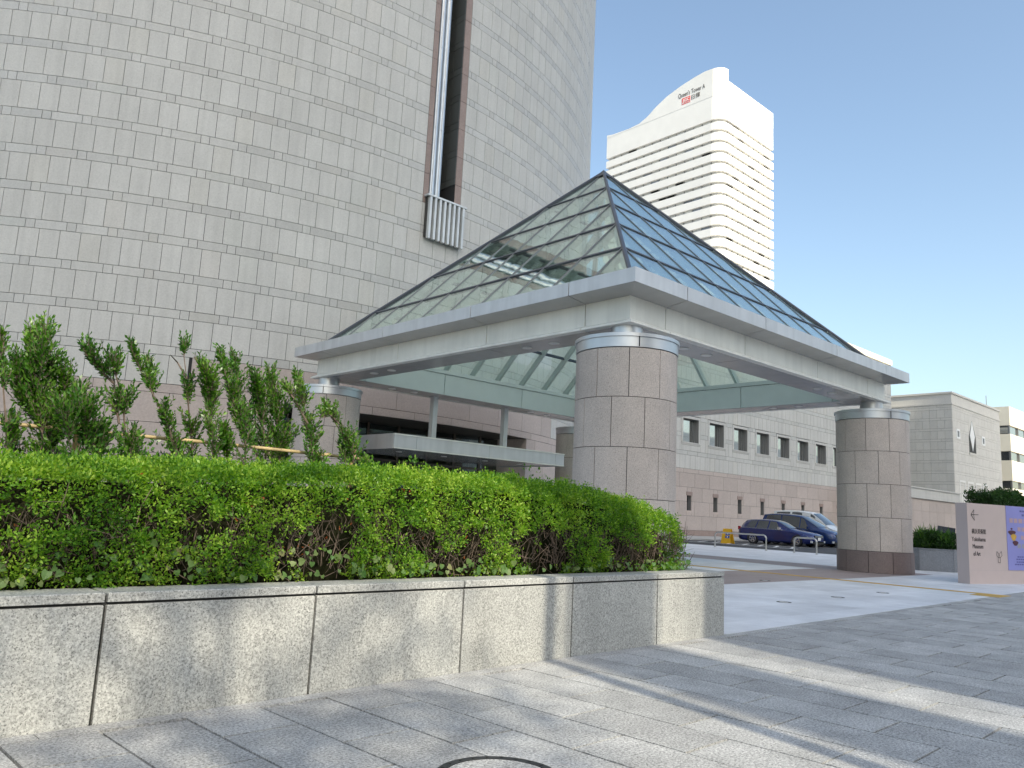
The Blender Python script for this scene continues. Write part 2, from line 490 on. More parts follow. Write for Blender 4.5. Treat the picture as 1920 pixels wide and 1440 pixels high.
def quick_mesh(name, verts, quads, m, smooth=False):
    """numpy arrays: (n,3) verts, (k,4) quads"""
    me = bpy.data.meshes.new(name)
    nq, k = quads.shape
    me.vertices.add(len(verts)); me.vertices.foreach_set('co', verts.astype(np.float32).ravel())
    me.loops.add(nq * k); me.loops.foreach_set('vertex_index', quads.astype(np.int32).ravel())
    me.polygons.add(nq); me.polygons.foreach_set('loop_start', np.arange(0, nq * k, k, dtype=np.int32))
    me.polygons.foreach_set('loop_total', np.full(nq, k, dtype=np.int32))
    me.materials.append(M[m])
    me.update(calc_edges=True)
    return me


def text_mesh(body, size, bold=0.0):
    c = bpy.data.curves.new('lettering', 'FONT')
    c.body = body; c.size = size; c.extrude = 0.004; c.offset = bold
    o = bpy.data.objects.new('lettering', c)
    COL.objects.link(o)
    me = bpy.data.meshes.new_from_object(o.evaluated_get(bpy.context.evaluated_depsgraph_get()))
    bpy.data.objects.remove(o)
    return me


def lettering(body, size, origin, ex, ez, m, parent, width=None, bold=0.0):
    """flat raised letters: origin bottom left, ex along the line, ez up; both unit vectors in the world"""
    me = text_mesh(body, size, bold)
    xs = [v.co.x for v in me.vertices]
    sx = 1.0 if width is None else width / (max(xs) - min(xs))
    x0 = min(xs)
    ex, ez, o = Vector(ex), Vector(ez), Vector(origin)
    nn = ex.cross(ez)
    for v in me.vertices:
        c = v.co.copy()
        v.co = o + ex * ((c.x - x0) * sx) + ez * c.y + nn * c.z
    me.materials.clear(); me.materials.append(M[m])
    return link('lettering', me, parent)


def clip(poly, a, b, c):
    """keep the part of poly where a*x+b*y+c >= 0"""
    out = []
    for i in range(len(poly)):
        p, q = poly[i], poly[(i + 1) % len(poly)]
        dp, dq = a * p[0] + b * p[1] + c, a * q[0] + b * q[1] + c
        if dp >= 0:
            out.append(p)
        if dp * dq < 0:
            t = dp / (dp - dq)
            out.append((p[0] + (q[0] - p[0]) * t, p[1] + (q[1] - p[1]) * t))
    return out


def pieces(parent, items, name, limit=300, rest_name=None):
    """items: (area in view, builder) - the largest as parts, the rest joined as stuff.
    builder(mb) writes into a mesh builder; material per item"""
    items.sort(key=lambda t: -t[0])
    for ar, fn, m in items[:limit]:
        mb = MB(); fn(mb); mb.build(name, m, parent)
    rest = {}
    for ar, fn, m in items[limit:]:
        fn(rest.setdefault(m, MB()))
    for m, mb in rest.items():
        mb.build(rest_name or name + '_field', m, parent, kind='stuff')


def area(pts):
    """rough size in the photograph of a convex patch, 0 when out of frame"""
    q = [px(*p) for p in pts]
    if any(a is None for a in q):
        return 0
    cx = sum(a[0] for a in q) / len(q); cy = sum(a[1] for a in q) / len(q)
    if not (-20 < cx < 1940 and -20 < cy < 1460):
        return 0
    s = 0
    for i in range(len(q)):
        a, b = q[i], q[(i + 1) % len(q)]
        s += a[0] * b[1] - a[1] * b[0]
    return abs(s) / 2


# ================================================================== ground
def gz(x):
    return max(0.0, min(0.2, 0.2 * (x - 29) / 13))


struct('ground', MB().box(-900, 900, -900, 900, -0.6, -0.05), 'ground')
# foreground pavement: a bed under the slabs
TA = 0.038
EU = Vector((math.cos(TA), math.sin(TA), 0)); EV = Vector((-math.sin(TA), math.cos(TA), 0))
P0 = Vector((1.6, 5.21, 0))                # a joint of the planter front, on the ground


def uv(u, v, z=0):
    return P0 + EU * u + EV * v + Vector((0, 0, z))


pave = struct('pavement', MB().prism([uv(-14, 0)[:2], uv(-14, -22)[:2], uv(40, -22)[:2], uv(40, 0)[:2]], -0.049, -0.034), 'gap')
slabs = []
SW, SL = 0.5, 0.94
ncol = 0
u = -10.0
while u < 32:
    v = -0.13 - (0.47 if ncol % 2 else 0.0) - rnd.uniform(-0.05, 0.05)
    top = -0.13
    while top > -14:
        bot = max(v, -14.5)
        if top - bot > 0.06:
            g = 0.0085
            tilt = rnd.uniform(-0.0015, 0.0015)
            pl = [uv(u + g, top - g), uv(u + SW - g, top - g), uv(u + SW - g, bot + g), uv(u + g, bot + g)]
            pl = [p.xy for p in pl][::-1]
            ar = area([(p[0], p[1], 0) for p in pl])

            def fn(mb, pl=pl, t=tilt):
                mb.prism([tuple(p) for p in pl], -0.034, t)
            slabs.append((ar, fn, 'paver'))
        top = v
        v -= SL + rnd.uniform(-0.03, 0.03)
        if u > 12 and top < -9:
            break
    u += SW
    ncol += 1
u = -10.0
while u < 32:                              # narrow border strip along the planter and the plaza edge
    g = 0.0035
    w = 0.97
    pl = [uv(u + g, -0.004), uv(u + g, -0.13 + g), uv(u + w - g, -0.13 + g), uv(u + w - g, -0.004)]
    pl = [tuple(p.xy) for p in pl]
    slabs.append((area([(p[0], p[1], 0) for p in pl]), (lambda mb, pl=pl: mb.prism(pl, -0.034, 0.0)), 'paver'))
    u += w
pieces(pave, slabs, 'paving_slab')

# plaza beyond the line: light stone with pink bands round the canopy
plaza = struct('plaza', MB().prism([uv(-14, 0)[:2], uv(28.6, 0)[:2], (29.0, 60), (-14, 60)], -0.049, -0.034), 'gap')
tiles = []


def tile_zone(x0, x1, y0, y1, m, tx, ty):
    nx = max(1, round((x1 - x0) / tx)); ny = max(1, round((y1 - y0) / ty))
    for i in range(nx):
        for j in range(ny):
            g = 0.003
            a, b = x0 + (x1 - x0) * i / nx + g, x0 + (x1 - x0) * (i + 1) / nx - g
            c, d = y0 + (y1 - y0) * j / ny + g, y0 + (y1 - y0) * (j + 1) / ny - g
            pl = [(a, c), (b, c), (b, d), (a, d)]
            pl = clip(pl, EV.x, EV.y, -(EV.x * P0.x + EV.y * P0.y) - 0.014)
            if len(pl) < 3:
                continue
            t = rnd.uniform(-0.0006, 0.0006)
            tiles.append((area([(p[0], p[1], 0) for p in pl]), (lambda mb, pl=pl, t=t: mb.prism(pl, -0.034, t)), m))


tile_zone(8.9, 29.0, 5.2, 9.9, 'plaza', 1.35, 0.94)
tile_zone(9.0, 12.6, 9.9, 26.0, 'plaza', 1.2, 1.2)
tile_zone(12.6, 28.5, 9.9, 12.6, 'plaza_pink', 1.35, 1.35)
tile_zone(28.5, 29.0, 9.9, 26.0, 'plaza', 0.5, 1.35)
tile_zone(12.6, 15.3, 12.6, 25.8, 'plaza_pink', 1.35, 1.32)
tile_zone(25.85, 28.5, 12.6, 25.8, 'plaza_pink', 1.325, 1.32)
tile_zone(15.3, 25.85, 12.6, 23.1, 'plaza', 1.32, 1.3125)
tile_zone(15.3, 25.85, 23.1, 25.8, 'plaza_pink', 1.32, 1.35)
tile_zone(9.0, 29.0, 25.8, 31.0, 'plaza', 1.33, 1.3)
pieces(plaza, tiles, 'plaza_tile')

# the forecourt rises gently to the car park
mb = MB()
xs = [29.0, 31, 33, 35, 37.2]
for a, b in zip(xs, xs[1:]):
    mb.add([(a, -10, gz(a) - 0.004), (b, -10, gz(b) - 0.004), (b, 34.9, gz(b) - 0.004), (a, 34.9, gz(a) - 0.004)], [(0, 1, 2, 3)])
struct('forecourt', mb, 'plaza')
mb = MB()
xs = [37.2, 39, 42, 130]
for a, b in zip(xs, xs[1:]):
    mb.add([(a, -30, gz(a) - 0.02), (b, -30, gz(b) - 0.02), (b, 29.0, gz(b) - 0.02), (a, 29.0, gz(a) - 0.02)], [(0, 1, 2, 3)])
struct('car_park', mb, 'asphalt')
mb = MB()
for a, b in zip(xs, xs[1:]):
    z0, z1 = gz(a) + 0.06, gz(b) + 0.06
    mb.add([(a, 29, z0 - .3), (b, 29, z1 - .3), (b, 29, z1), (a, 29, z0), (b, 35, z1), (a, 35, z0)], [(0, 1, 2, 3), (3, 2, 4, 5)])
struct('pavement_by_wing', mb, 'sidewalk')
# painted bays
for i, x in enumerate((43.2, 45.85, 48.5, 51.2)):
    o = MB().box(x - 0.06, x + 0.06, 21.2, 27.4, gz(x) - 0.016, gz(x) - 0.010).build('bay_line', 'paint_white')
    tag(o, 'white bay line painted on the asphalt ' + ('along the hatched bay', 'between the estate car and the minivan', 'between the minivan and the white people carrier', 'beyond the white people carrier')[i], 'road marking', 'bay lines in the car park')
hm = thing('hatched_bay', 'white hatching painted on the asphalt beside the blue estate car', 'road marking', (41, 22, .2))
for k in range(7):
    y = 20.6 + k * 0.95
    MB().slab([(39.6, y, .186), (42.8, y + 1.5, .186), (42.8, y + 1.68, .186), (39.6, y + .18, .186)], (0, 0, 0.005)).build('hatch_stripe', 'paint_white', hm)
MB().box(39.45, 39.6, 20.3, 28.2, .182, .190).build('edge_stripe', 'paint_white', hm)

# tactile strip
tp = thing('tactile_strip', 'yellow tactile guide strip leading across the plaza to the entrance', 'tactile paving', (21.2, 6.2, 0))
y = 6.35
while y < 26:
    MB().box(21.05, 21.35, y + .003, y + .297, -0.002, 0.007).build('tactile_tile', 'yellow', tp)
    y += 0.3
for i in range(3):
    for j in range(2):
        MB().box(20.45 + i * .3 + .003, 20.45 + i * .3 + .297, 6.02 + j * .3 - .27 * (1 - j) * 0 + .003 - .27, 6.02 + j * .3 + .297 - .27, -0.002, 0.007).build('tactile_tile', 'yellow', tp)
for i, (x, y) in enumerate(((13.6, 7.25), (15.84, 7.3), (18.25, 7.4), (18.2, 10.2))):
    t = thing('floor_light', 'round flush floor light in the plaza, ' + ('closest of all to the planter end', 'in the middle of the row of three', 'end of the row towards the tactile strip', 'alone in the pink stone band')[i], 'floor light', (x, y, 0), 'floor lights in the plaza')
    MB().lathe(x, y, [(0.0, .003), (.085, .003), (.085, -.01)], 16).build('lens', 'lens', t)
    MB().lathe(x, y, [(.088, -.01), (.088, .005), (.13, .005), (.13, -.01)], 16).build('ring', 'iron', t)
# iron ring of a chamber cover in the foreground
mc = thing('chamber_cover', 'round iron framed chamber cover set in the granite paving', 'manhole', (2.98, 3.17, 0))
MB().lathe(2.98, 3.17, [(.29, -.01), (.29, .006), (.335, .006), (.335, -.01)], 48).build('iron_ring', 'iron', mc)
MB().lathe(2.98, 3.17, [(0.0, .0035), (.285, .0035), (.285, -.01)], 48).build('stone_inlay', 'paver', mc)
for k in range(24):
    w = 2 * math.pi * k / 24
    MB().lathe(2.98 + .3125 * math.cos(w), 3.17 + .3125 * math.sin(w), [(0, .0085), (.008, .0085), (.008, .005)], 6).build('stud', 'black', mc)

# ================================================================== planter with granite wall
pl = thing('granite_planter', 'long low planter wall of pale speckled granite blocks with capstones', 'planter', tuple(P0))
joints = [-10.15, -8.7, -7.25, -5.8, -4.35, -2.9, -1.45, 0.0, 1.445, 2.89, 4.33, 5.775, 7.22]
BH, CT = 0.692, 0.755
for a, b in zip(joints, joints[1:]):
    g = 0.010
    def bl(u0, u1, v0, v1, z0, z1):
        e = 0.006                           # eased edges
        mb = MB()
        vs = []
        for z, i in ((z0, 0), (z1 - e, 0), (z1, e)):
            for (uu, vv, su, sv) in ((u0, v0, 1, 1), (u1, v0, -1, 1), (u1, v1, -1, -1), (u0, v1, 1, -1)):
                vs.append(tuple(uv(uu + su * i, vv + sv * i, z)))
        mb.add(vs, [(3, 2, 1, 0), (0, 1, 5, 4), (1, 2, 6, 5), (2, 3, 7, 6), (3, 0, 4, 7), (4, 5, 9, 8), (5, 6, 10, 9), (6, 7, 11, 10), (7, 4, 8, 11), (8, 9, 10, 11)])
        return mb
    bl(a + g, b - g, 0.0, 0.28, -0.02, BH - 0.009).build('block', 'granite', pl)
    bl(a + g, b - g, -0.004, 0.30, BH + 0.009, CT).build('capstone', 'granite', pl)
MB().prism([uv(-10.1, .03)[:2], uv(7.2, .03)[:2], uv(7.2, .3)[:2], uv(-10.1, .3)[:2]], 0, CT - .02).build('mortar', 'joint', pl)
for k in range(3):                          # end return
    def er(v0, v1, z0, z1):
        return MB().prism([uv(6.93, v0)[:2], uv(7.214, v0)[:2], uv(7.214, v1)[:2], uv(6.93, v1)[:2]], z0, z1)
    er(.31 + k * 1.3, 1.6 + k * 1.3, -.02, BH - .006).build('block', 'granite', pl)
    er(.31 + k * 1.3, 1.6 + k * 1.3, BH + .006, CT).build('capstone', 'granite', pl)
MB().prism([uv(-10.1, .29)[:2], uv(6.95, .29)[:2], uv(6.95, 4.2)[:2], uv(-10.1, 4.2)[:2]], 0, 0.70).build('soil_bed', 'soil', pl)


# ------------------------------------------------------------------ leaves
def leaf_cloud(name, centers, normals, size, aspect, per, spread, m, parent, seed, curl=0.25, kind='stuff', up=0.25):
    """sprigs of small folded leaves: centers/normals (n,3)"""
    rs = np.random.RandomState(seed)
    n = len(centers)
    C = np.repeat(centers, per, 0); Nn = np.repeat(normals, per, 0)
    k = len(C)
    d = rs.normal(size=(k, 3)); d /= np.linalg.norm(d, axis=1)[:, None]
    d = d + Nn * 0.75 + np.array([0, 0, up])
    d /= np.linalg.norm(d, axis=1)[:, None]          # the direction in which the leaf points
    C = C + d * (rs.rand(k, 1) * spread) + rs.normal(size=(k, 3)) * spread * 0.25
    t = rs.normal(size=(k, 3)); s = np.cross(d, t); s /= np.linalg.norm(s, axis=1)[:, None]
    nn = np.cross(s, d)
    L = size * (0.65 + 0.7 * rs.rand(k, 1)); W = L * aspect * 0.5
    b = C; tip = C + d * L - nn * L * curl * rs.rand(k, 1)
    mid = C + d * L * 0.45
    l = mid + s * W + nn * W * 0.35; r_ = mid - s * W + nn * W * 0.35
    V = np.stack([b, l, tip, r_], 1).reshape(-1, 3)
    Q = np.arange(k * 4).reshape(-1, 4)
    return link(name, quick_mesh(name, V, Q, m), parent, kind=kind)


def aimed_leaves(name, C, d, size, aspect, m, parent, seed):
    """one folded leaf at each centre, pointing along d"""
    rs = np.random.RandomState(seed)
    k = len(C)
    t = rs.normal(size=(k, 3)); s = np.cross(d, t); s /= np.linalg.norm(s, axis=1)[:, None]
    nn = np.cross(s, d)
    L = size * (0.6 + 0.7 * rs.rand(k, 1)); W = L * aspect * 0.5
    tip = C + d * L - nn * L * .2 * rs.rand(k, 1)
    mid = C + d * L * 0.5
    V = np.stack([C, mid + s * W + nn * W * .35, tip, mid - s * W + nn * W * .35], 1).reshape(-1, 3)
    return link(name, quick_mesh(name, V, np.arange(k * 4).reshape(-1, 4), m), parent, kind='stuff')


def nz(x, y, z, s=1.0):
    return mnoise.noise(Vector((x * s, y * s, z * s)))


# ------------------------------------------------------------------ hedge
def hedge_top(u):
    pts = [(-12, 1.44), (-.5, 1.46), (.5, 1.50), (2.0, 1.56), (2.9, 1.59), (4.3, 1.61), (5.2, 1.57), (6.1, 1.48), (6.75, 1.34), (7.0, 1.16), (7.15, .9)]
    for (a, za), (b, zb) in zip(pts, pts[1:]):
        if a <= u <= b:
            return za + (zb - za) * (u - a) / (b - a)
    return 1.5 if u < 0 else .8


hedge = thing('box_hedge', 'long clipped box hedge with bright small leaves growing in the granite planter', 'hedge', tuple(uv(0, .8, .7)))
cen = []; nor = []; tw = MB()
rs = np.random.RandomState(3)
DEPTH = 1.5
for i in range(46000):
    u = rs.uniform(-2.2, 7.0) if i % 6 else rs.uniform(-4.6, -2.2)
    zt = hedge_top(u)
    fh = zt - 0.20 - 0.74                  # straight front height
    rr = 0.22
    Ltot = fh + rr * 1.57 + DEPTH
    s = rs.uniform(0, Ltot)
    if s < fh:
        v, z, nv, nzz = 0.36, 0.74 + s, -1, 0.12
        bul = 0.07 * math.sin(math.pi * min(1, s / fh) * 0.9)
        v -= bul
        hole = nz(u * 1.5, 0, z * 2.6 + 4) + 0.55 * nz(u * 4.2, 3, z * 5.0) - 0.55 * max(0, (z - 1.15) / 0.3) + (0.10 if 0.85 < z < 1.2 else -.06)
        if u < -0.1: hole -= .03
        if hole > 0.16:
            if rs.rand() < 0.94:
                continue
        if hole > 0.05 and rs.rand() < 0.45:
            continue
    elif s < fh + rr * 1.57:
        w = (s - fh) / rr
        v, z = 0.36 + rr * (1 - math.cos(w)), zt - 0.20 + rr * math.sin(w)
        nv, nzz = -math.cos(w), math.sin(w)
    else:
        v, z, nv, nzz = 0.36 + rr + (s - fh - rr * 1.57), zt + 0.02, 0, 1
        if v > 1.0 and rs.rand() < 0.5:
            continue
    lump = 0.10 * nz(u * 2.3, v * 2.3, z * 2.3 + 9) + 0.075 * nz(u * 6.5, v * 6.5, z * 6.5)
    if s > fh + .2: lump *= .45             # clipped flat on top
    clump = nz(u * 11, v * 11, z * 11 + 5)
    if clump < -.12 and rs.rand() < .62:    # dark gaps between the sprays
        continue
    off = lump + .05 * clump + rs.uniform(-0.055, 0.05)
    if rs.rand() < 0.03:
        off += rs.uniform(0.02, 0.07)
    # right end rounds over
    if u > 6.7:
        v += 0.35 * (u - 6.7)
    p = uv(u, v + nv * off, z + nzz * off)
    nrm = EV * nv + Vector((0, 0, nzz)) + EU * rs.normal() * 0.2
    if u > 6.6:
        nrm += EU * 0.6
    cen.append(p[:]); nor.append(nrm.normalized()[:])
for i in range(1500):                       # the end face
    v = rs.uniform(.5, 1.9); z = rs.uniform(.74, 1.15); p = uv(7.02 - .25 * max(0, z - .9) + rs.uniform(-.06, .05), v, z)
    cen.append(p[:]); nor.append(EU[:])
leaf_cloud('foliage', np.array(cen), np.array(nor), 0.027, 0.50, 7, 0.042, 'hedge_leaf', hedge, 5)
# inner wood as a closed shell, deep shade put into its colour
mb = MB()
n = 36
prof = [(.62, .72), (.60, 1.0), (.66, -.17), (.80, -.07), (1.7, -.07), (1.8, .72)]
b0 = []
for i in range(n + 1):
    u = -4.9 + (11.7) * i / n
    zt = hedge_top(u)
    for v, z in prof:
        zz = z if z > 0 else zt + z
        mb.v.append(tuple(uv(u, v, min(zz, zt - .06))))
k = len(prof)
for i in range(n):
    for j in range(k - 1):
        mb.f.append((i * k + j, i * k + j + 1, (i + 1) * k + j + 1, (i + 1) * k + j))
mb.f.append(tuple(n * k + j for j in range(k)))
mb.build('shaded_core', 'core_shade', hedge)
for i in range(1500):
    u = rs.uniform(-2.4, 6.9); v = rs.uniform(.33, .5); z = rs.uniform(.74, 1.15)
    p = uv(u, v, z); d = Vector((rs.normal() * .5, -.15 + rs.normal() * .3, .9 + rs.normal() * .35)).normalized()
    l = rs.uniform(.08, .28); q = p + d * l
    mid = (p + q) / 2 + Vector(rs.normal(size=3)) * .02
    tw.tube([p, mid, q], [.0042, .0032, .0018], 3, False)
    if rs.rand() < .6:
        e = mid + Vector(rs.normal(size=3)).normalized() * l * .5
        tw.tube([mid, e], [.0026, .0014], 3, False)
tw.build('twigs', 'twig', hedge, kind='stuff')
# a few reddish new shoots and grass blades over the top
cen = [uv(rs.uniform(-.6, 4), rs.uniform(.28, .42), rs.uniform(.9, 1.5))[:] for i in range(38)]
leaf_cloud('red_shoots', np.array(cen), np.tile(np.array([[0, -1, .3]]), (38, 1)), .02, .6, 3, .02, 'red_leaf', hedge, 8)

# heart-shaped creeper leaves along the capstone
ivy = thing('creeper', 'broad heart-shaped creeper leaves along the foot of the hedge above the capstones', 'creeper', tuple(uv(0, .3, .755)))
mb = MB()
hp = [(0, 0), (.38, .12 * -1), (.52, .22), (.36, .62), (0, 1.0), (-.36, .62), (-.52, .22), (-.38, -.12)]
vs = [(x, y - .0, .10 * abs(x) * (1 + .3 * (y > .5)) - .10 * y * y) for x, y in hp] + [(0, .4, -.02)]
mb.add(vs, [(8, i, (i + 1) % 8) for i in range(8)])
ivy_me = mb.mesh('creeper_leaf', 'ivy')
cnt = 0
while cnt < 290:
    u = rs.uniform(-1.2, 6.9) if cnt % 3 else rs.uniform(-1.0, 3.6)
    z = .775 + abs(rs.normal()) * (.06 if u > 2.5 else .13)
    if z > 1.2:
        continue
    v = .31 - .11 * rs.rand() + (.05 if z > .9 else 0)
    s = rs.uniform(.026, .062)
    # the leaf hangs: its tip points down and out
    d = Vector((rs.normal() * .5, -.35 + rs.normal() * .3, -.75 + rs.normal() * .5)).normalized()
    f = Vector((rs.normal() * .5, -1 + rs.normal() * .3, .55 + rs.normal() * .4))
    f = (f - d * f.dot(d)).normalized(); sx = d.cross(f)
    p = uv(u, v, z + .02)
    if p.z + d.z * s < .76:
        p.z += .76 - (p.z + d.z * s) + .004
    mw = Matrix(((sx.x * s, d.x * s, f.x * s, p.x), (sx.y * s, d.y * s, f.y * s, p.y), (sx.z * s, d.z * s, f.z * s, p.z), (0, 0, 0, 1)))
    link('creeper_leaf', ivy_me, ivy, mw)
    cnt += 1

# ------------------------------------------------------------------ tall shrubs behind the hedge, tied to bamboo
SH = [
    ('slender upright evergreen shrub by itself at the bamboo end, with a bare lower stem', 7.35, [[(14, 905), (15, 800), (8, 700), (4, 612)], [(40, 905), (35, 850), (22, 800), (30, 770)]], .085, 800),
    ('dense round-headed evergreen shrub, the bulkiest crown over the bamboo rail', 7.5, [[(80, 905), (82, 800), (60, 710), (62, 612)], [(85, 850), (105, 740), (98, 660), (94, 640)], [(82, 800), (40, 730), (30, 660)], [(95, 820), (128, 745), (120, 690)], [(70, 760), (80, 660), (86, 605)]], .13, 2300),
    ('low spreading evergreen shrub, bluish green, below the taller ones', 7.1, [[(150, 905), (140, 840), (120, 780), (116, 742)], [(160, 905), (165, 830), (160, 770), (152, 725)], [(175, 905), (185, 850), (190, 790)], [(130, 905), (115, 860), (100, 830)]], .13, 2100),
    ('tall column-like evergreen shrub with bright upright tips and one side branch', 7.25, [[(232, 905), (238, 820), (232, 730), (214, 665), (196, 630)], [(225, 780), (215, 690), (220, 640)], [(215, 700), (185, 670), (162, 642)], [(245, 905), (246, 840), (240, 780)]], .105, 2300),
    ('thin leaning evergreen shrub with a sparse diagonal stem', 7.3, [[(352, 905), (332, 830), (305, 755), (272, 690), (248, 632)], [(290, 730), (285, 690), (278, 660)]], .075, 900),
    ('forked evergreen shrub with a bare gap below its topmost tuft', 7.45, [[(362, 905), (362, 830), (356, 760), (352, 690), (345, 628)], [(352, 690), (335, 660), (322, 645)], [(345, 905), (335, 860), (325, 820)]], .09, 1300),
    ('slim evergreen shrub with a drooping crooked tip', 7.3, [[(405, 905), (402, 820), (395, 740), (388, 690), (366, 648)], [(395, 750), (400, 700), (392, 665)]], .085, 1100),
    ('dark branching evergreen shrub with tip bent away from its bushy neighbour', 7.4, [[(470, 905), (462, 820), (440, 740), (428, 700), (414, 652)], [(440, 740), (448, 690), (440, 655)], [(430, 905), (428, 850), (420, 800)]], .095, 1500),
    ('bushy dark evergreen shrub filling the space before the brown entrance panel', 7.55, [[(500, 905), (500, 820), (488, 750), (480, 700)], [(520, 905), (528, 830), (518, 760), (508, 692)], [(485, 850), (468, 800), (462, 760)], [(510, 860), (545, 800), (540, 760)]], .125, 2100),
    ('narrow evergreen shrub standing in front of the stone canopy column', 7.3, [[(598, 905), (588, 840), (578, 780), (566, 730), (557, 692)], [(578, 780), (552, 730), (536, 712)], [(610, 905), (600, 870), (590, 850)]], .085, 1200),
    ('feathery evergreen shrub slanting towards the wooden stake', 7.2, [[(688, 905), (664, 845), (640, 795), (610, 748)], [(664, 860), (655, 800), (622, 765), (600, 770)], [(700, 905), (690, 885), (680, 860)], [(676, 905), (650, 860), (640, 830)]], .085, 1300),
]


def at_y(x, y, Y):
    d = ray(x, y)
    return Vector((0, 0, H)) + d * (Y / d.y)


for si, (lab, Y, stems, rad, nl) in enumerate(SH):
    base = at_y(*stems[0][0], Y)
    t = thing('evergreen_shrub', lab, 'shrub', (base.x, Y, .70), 'shrubs tied to the bamboo rail')
    wood = MB(); cen = []; nor = []
    rs = np.random.RandomState(50 + si)
    lens = []
    paths = []
    for st in stems:
        P = [at_y(x, y, Y + rs.uniform(-.12, .12)) for x, y in st]
        if st[0][1] > 900:
            P[0].z = .69
        for q in P:
            q.z = .69 + (q.z - .69) * .95
        paths.append(P); lens.append(sum((b - a).length for a, b in zip(P, P[1:])))
        wood.tube(P, [.011 - .0075 * i / (len(P) - 1) for i in range(len(P))], 6)
    dirs = []
    tot = sum(lens)
    for P, l in zip(paths, lens):
        for i in range(int(nl * .36 * l / tot)):            # short upright shoots along the stem
            w = rs.rand()
            j = w * (len(P) - 1); a = int(min(j, len(P) - 2)); q = P[a].lerp(P[a + 1], j - a)
            if nz(q.x * 4.5 + si, q.y, q.z * 4.5) < -.18:
                continue
            tan = (P[a + 1] - P[a]).normalized()
            sd = Vector((rs.normal(), rs.normal(), 0)).normalized()
            d = (tan * .55 + Vector((0, 0, .55)) + sd * (.85 - .5 * w)).normalized()
            sl = rad * 2.2 * (1.1 - .6 * w) * rs.uniform(.4, 1.25)
            tip = q + d * sl + Vector((0, 0, .03))
            wood.tube([q, tip], [.0035, .0015], 3, False)
            m = max(5, int(sl / .016))
            for k in range(m):
                f = .12 + .9 * k / m
                out = Vector(rs.normal(size=3)); out = (out - d * out.dot(d)).normalized()
                cen.append(q.lerp(tip, f)[:]); dirs.append((d * (.55 + .5 * f) + out * (.95 - .5 * f)).normalized()[:])
    wood.build('stem', 'bark', t)
    aimed_leaves('foliage', np.array(cen), np.array(dirs), .043, .44, 'shrub_leaf', t, 90 + si)

bm = thing('bamboo_rail', 'horizontal bamboo pole lashed behind the row of evergreen shrubs', 'bamboo rail', (2.9, 7.42, .7))
MB().tube([(-1.5, 7.42, 1.84), (1.0, 7.42, 1.855), (3.0, 7.42, 1.86), (4.78, 7.42, 1.845)], .017, 10).build('pole', 'bamboo', bm)
for x in (.2, 2.62, 4.3):
    MB().tube([(x, 7.42, 1.84), (x, 7.42, 1.875)], .0215, 10).build('node_ring', 'bamboo', bm)
for x, zt in ((4.62, 1.99), (1.9, 1.92), (-.8, 1.92)):
    o = MB().tube([(x, 7.47, .65), (x, 7.47, zt - .01), (x, 7.47, zt)], [.032, .032, .027], 10).build('wooden_stake', 'wood')
    tag(o, 'short round wooden stake holding the %s' % {4.62: 'free end of the bamboo rail', 1.9: 'middle of the bamboo rail', -.8: 'far bamboo rail beyond the shrubs'}[x], 'stake', 'stakes of the bamboo rail')
# low ground cover behind the hedge
cen = []; nor = []
rs = np.random.RandomState(77)
for i in range(4200):
    u = rs.uniform(-2, 6.6); v = rs.uniform(1.9, 3.4)
    h = 1.15 + .7 * max(0, nz(u * 1.2, v * 1.2, 3)) + .25
    cen.append(uv(u, v, .72 + rs.rand() * (h - .72 + .12))[:]); nor.append((0, 0, 1))
o = leaf_cloud('ground_cover', np.array(cen), np.array(nor), .05, .45, 4, .05, 'shrub_leaf', None, 78)
tag(o, 'low leafy ground cover between the hedge and the evergreen shrubs', 'ground cover', kind='stuff')

# ================================================================== round museum building
CX, CY, CR = 19.954, 53.042, 26.038
PZ, NB, Z11, DA, CP = 1.36637, 0.3259, 4.952, 1.4837, 1.0718
TOPK = 28
mus = thing('round_museum', 'huge round museum building clad in pale grey stone panels with pink lower courses', 'museum', (CX, CY - CR, 0))
CORE = CR - 0.035
SL0, SL1 = -91.09, -87.89                  # the vertical slot
TL, TR = -91.72, -87.04                    # outer edges of its pink trim
OPL, OPR = -103.2, -74.11                  # entrance opening
OPZ = 4.94
ZS = 14.55                                 # foot of the slot
ZTOP = Z11 + TOPK * PZ


def cyl(a, r, z):
    return (CX + r * math.cos(R(a)), CY + r * math.sin(R(a)), z)


mb = MB()
def arcwall(a0, a1, z0, z1, r=CORE):
    n = max(1, int(abs(a1 - a0) / 3))
    b = len(mb.v)
    for k in range(n + 1):
        a = a0 + (a1 - a0) * k / n
        mb.v.append(cyl(a, r, z0)); mb.v.append(cyl(a, r, z1))
    for k in range(n):
        mb.f.append((b + 2 * k, b + 2 * k + 2, b + 2 * k + 3, b + 2 * k + 1))
arcwall(SL1, SL0 + 360, ZS, ZTOP)
arcwall(0, 360, OPZ, ZS)
arcwall(OPR, OPL + 360, 0, OPZ)
mb.build('core', 'joint', mus)
mb = MB()
arcwall(0, 360, ZTOP, ZTOP + .8, CR + .05)
mb.v += [cyl(a, CR + .05, ZTOP + .8) for a in range(0, 360, 5)]
mb.f.append(tuple(range(len(mb.v) - 72, len(mb.v))))
mb.build('parapet', 'panel', mus)
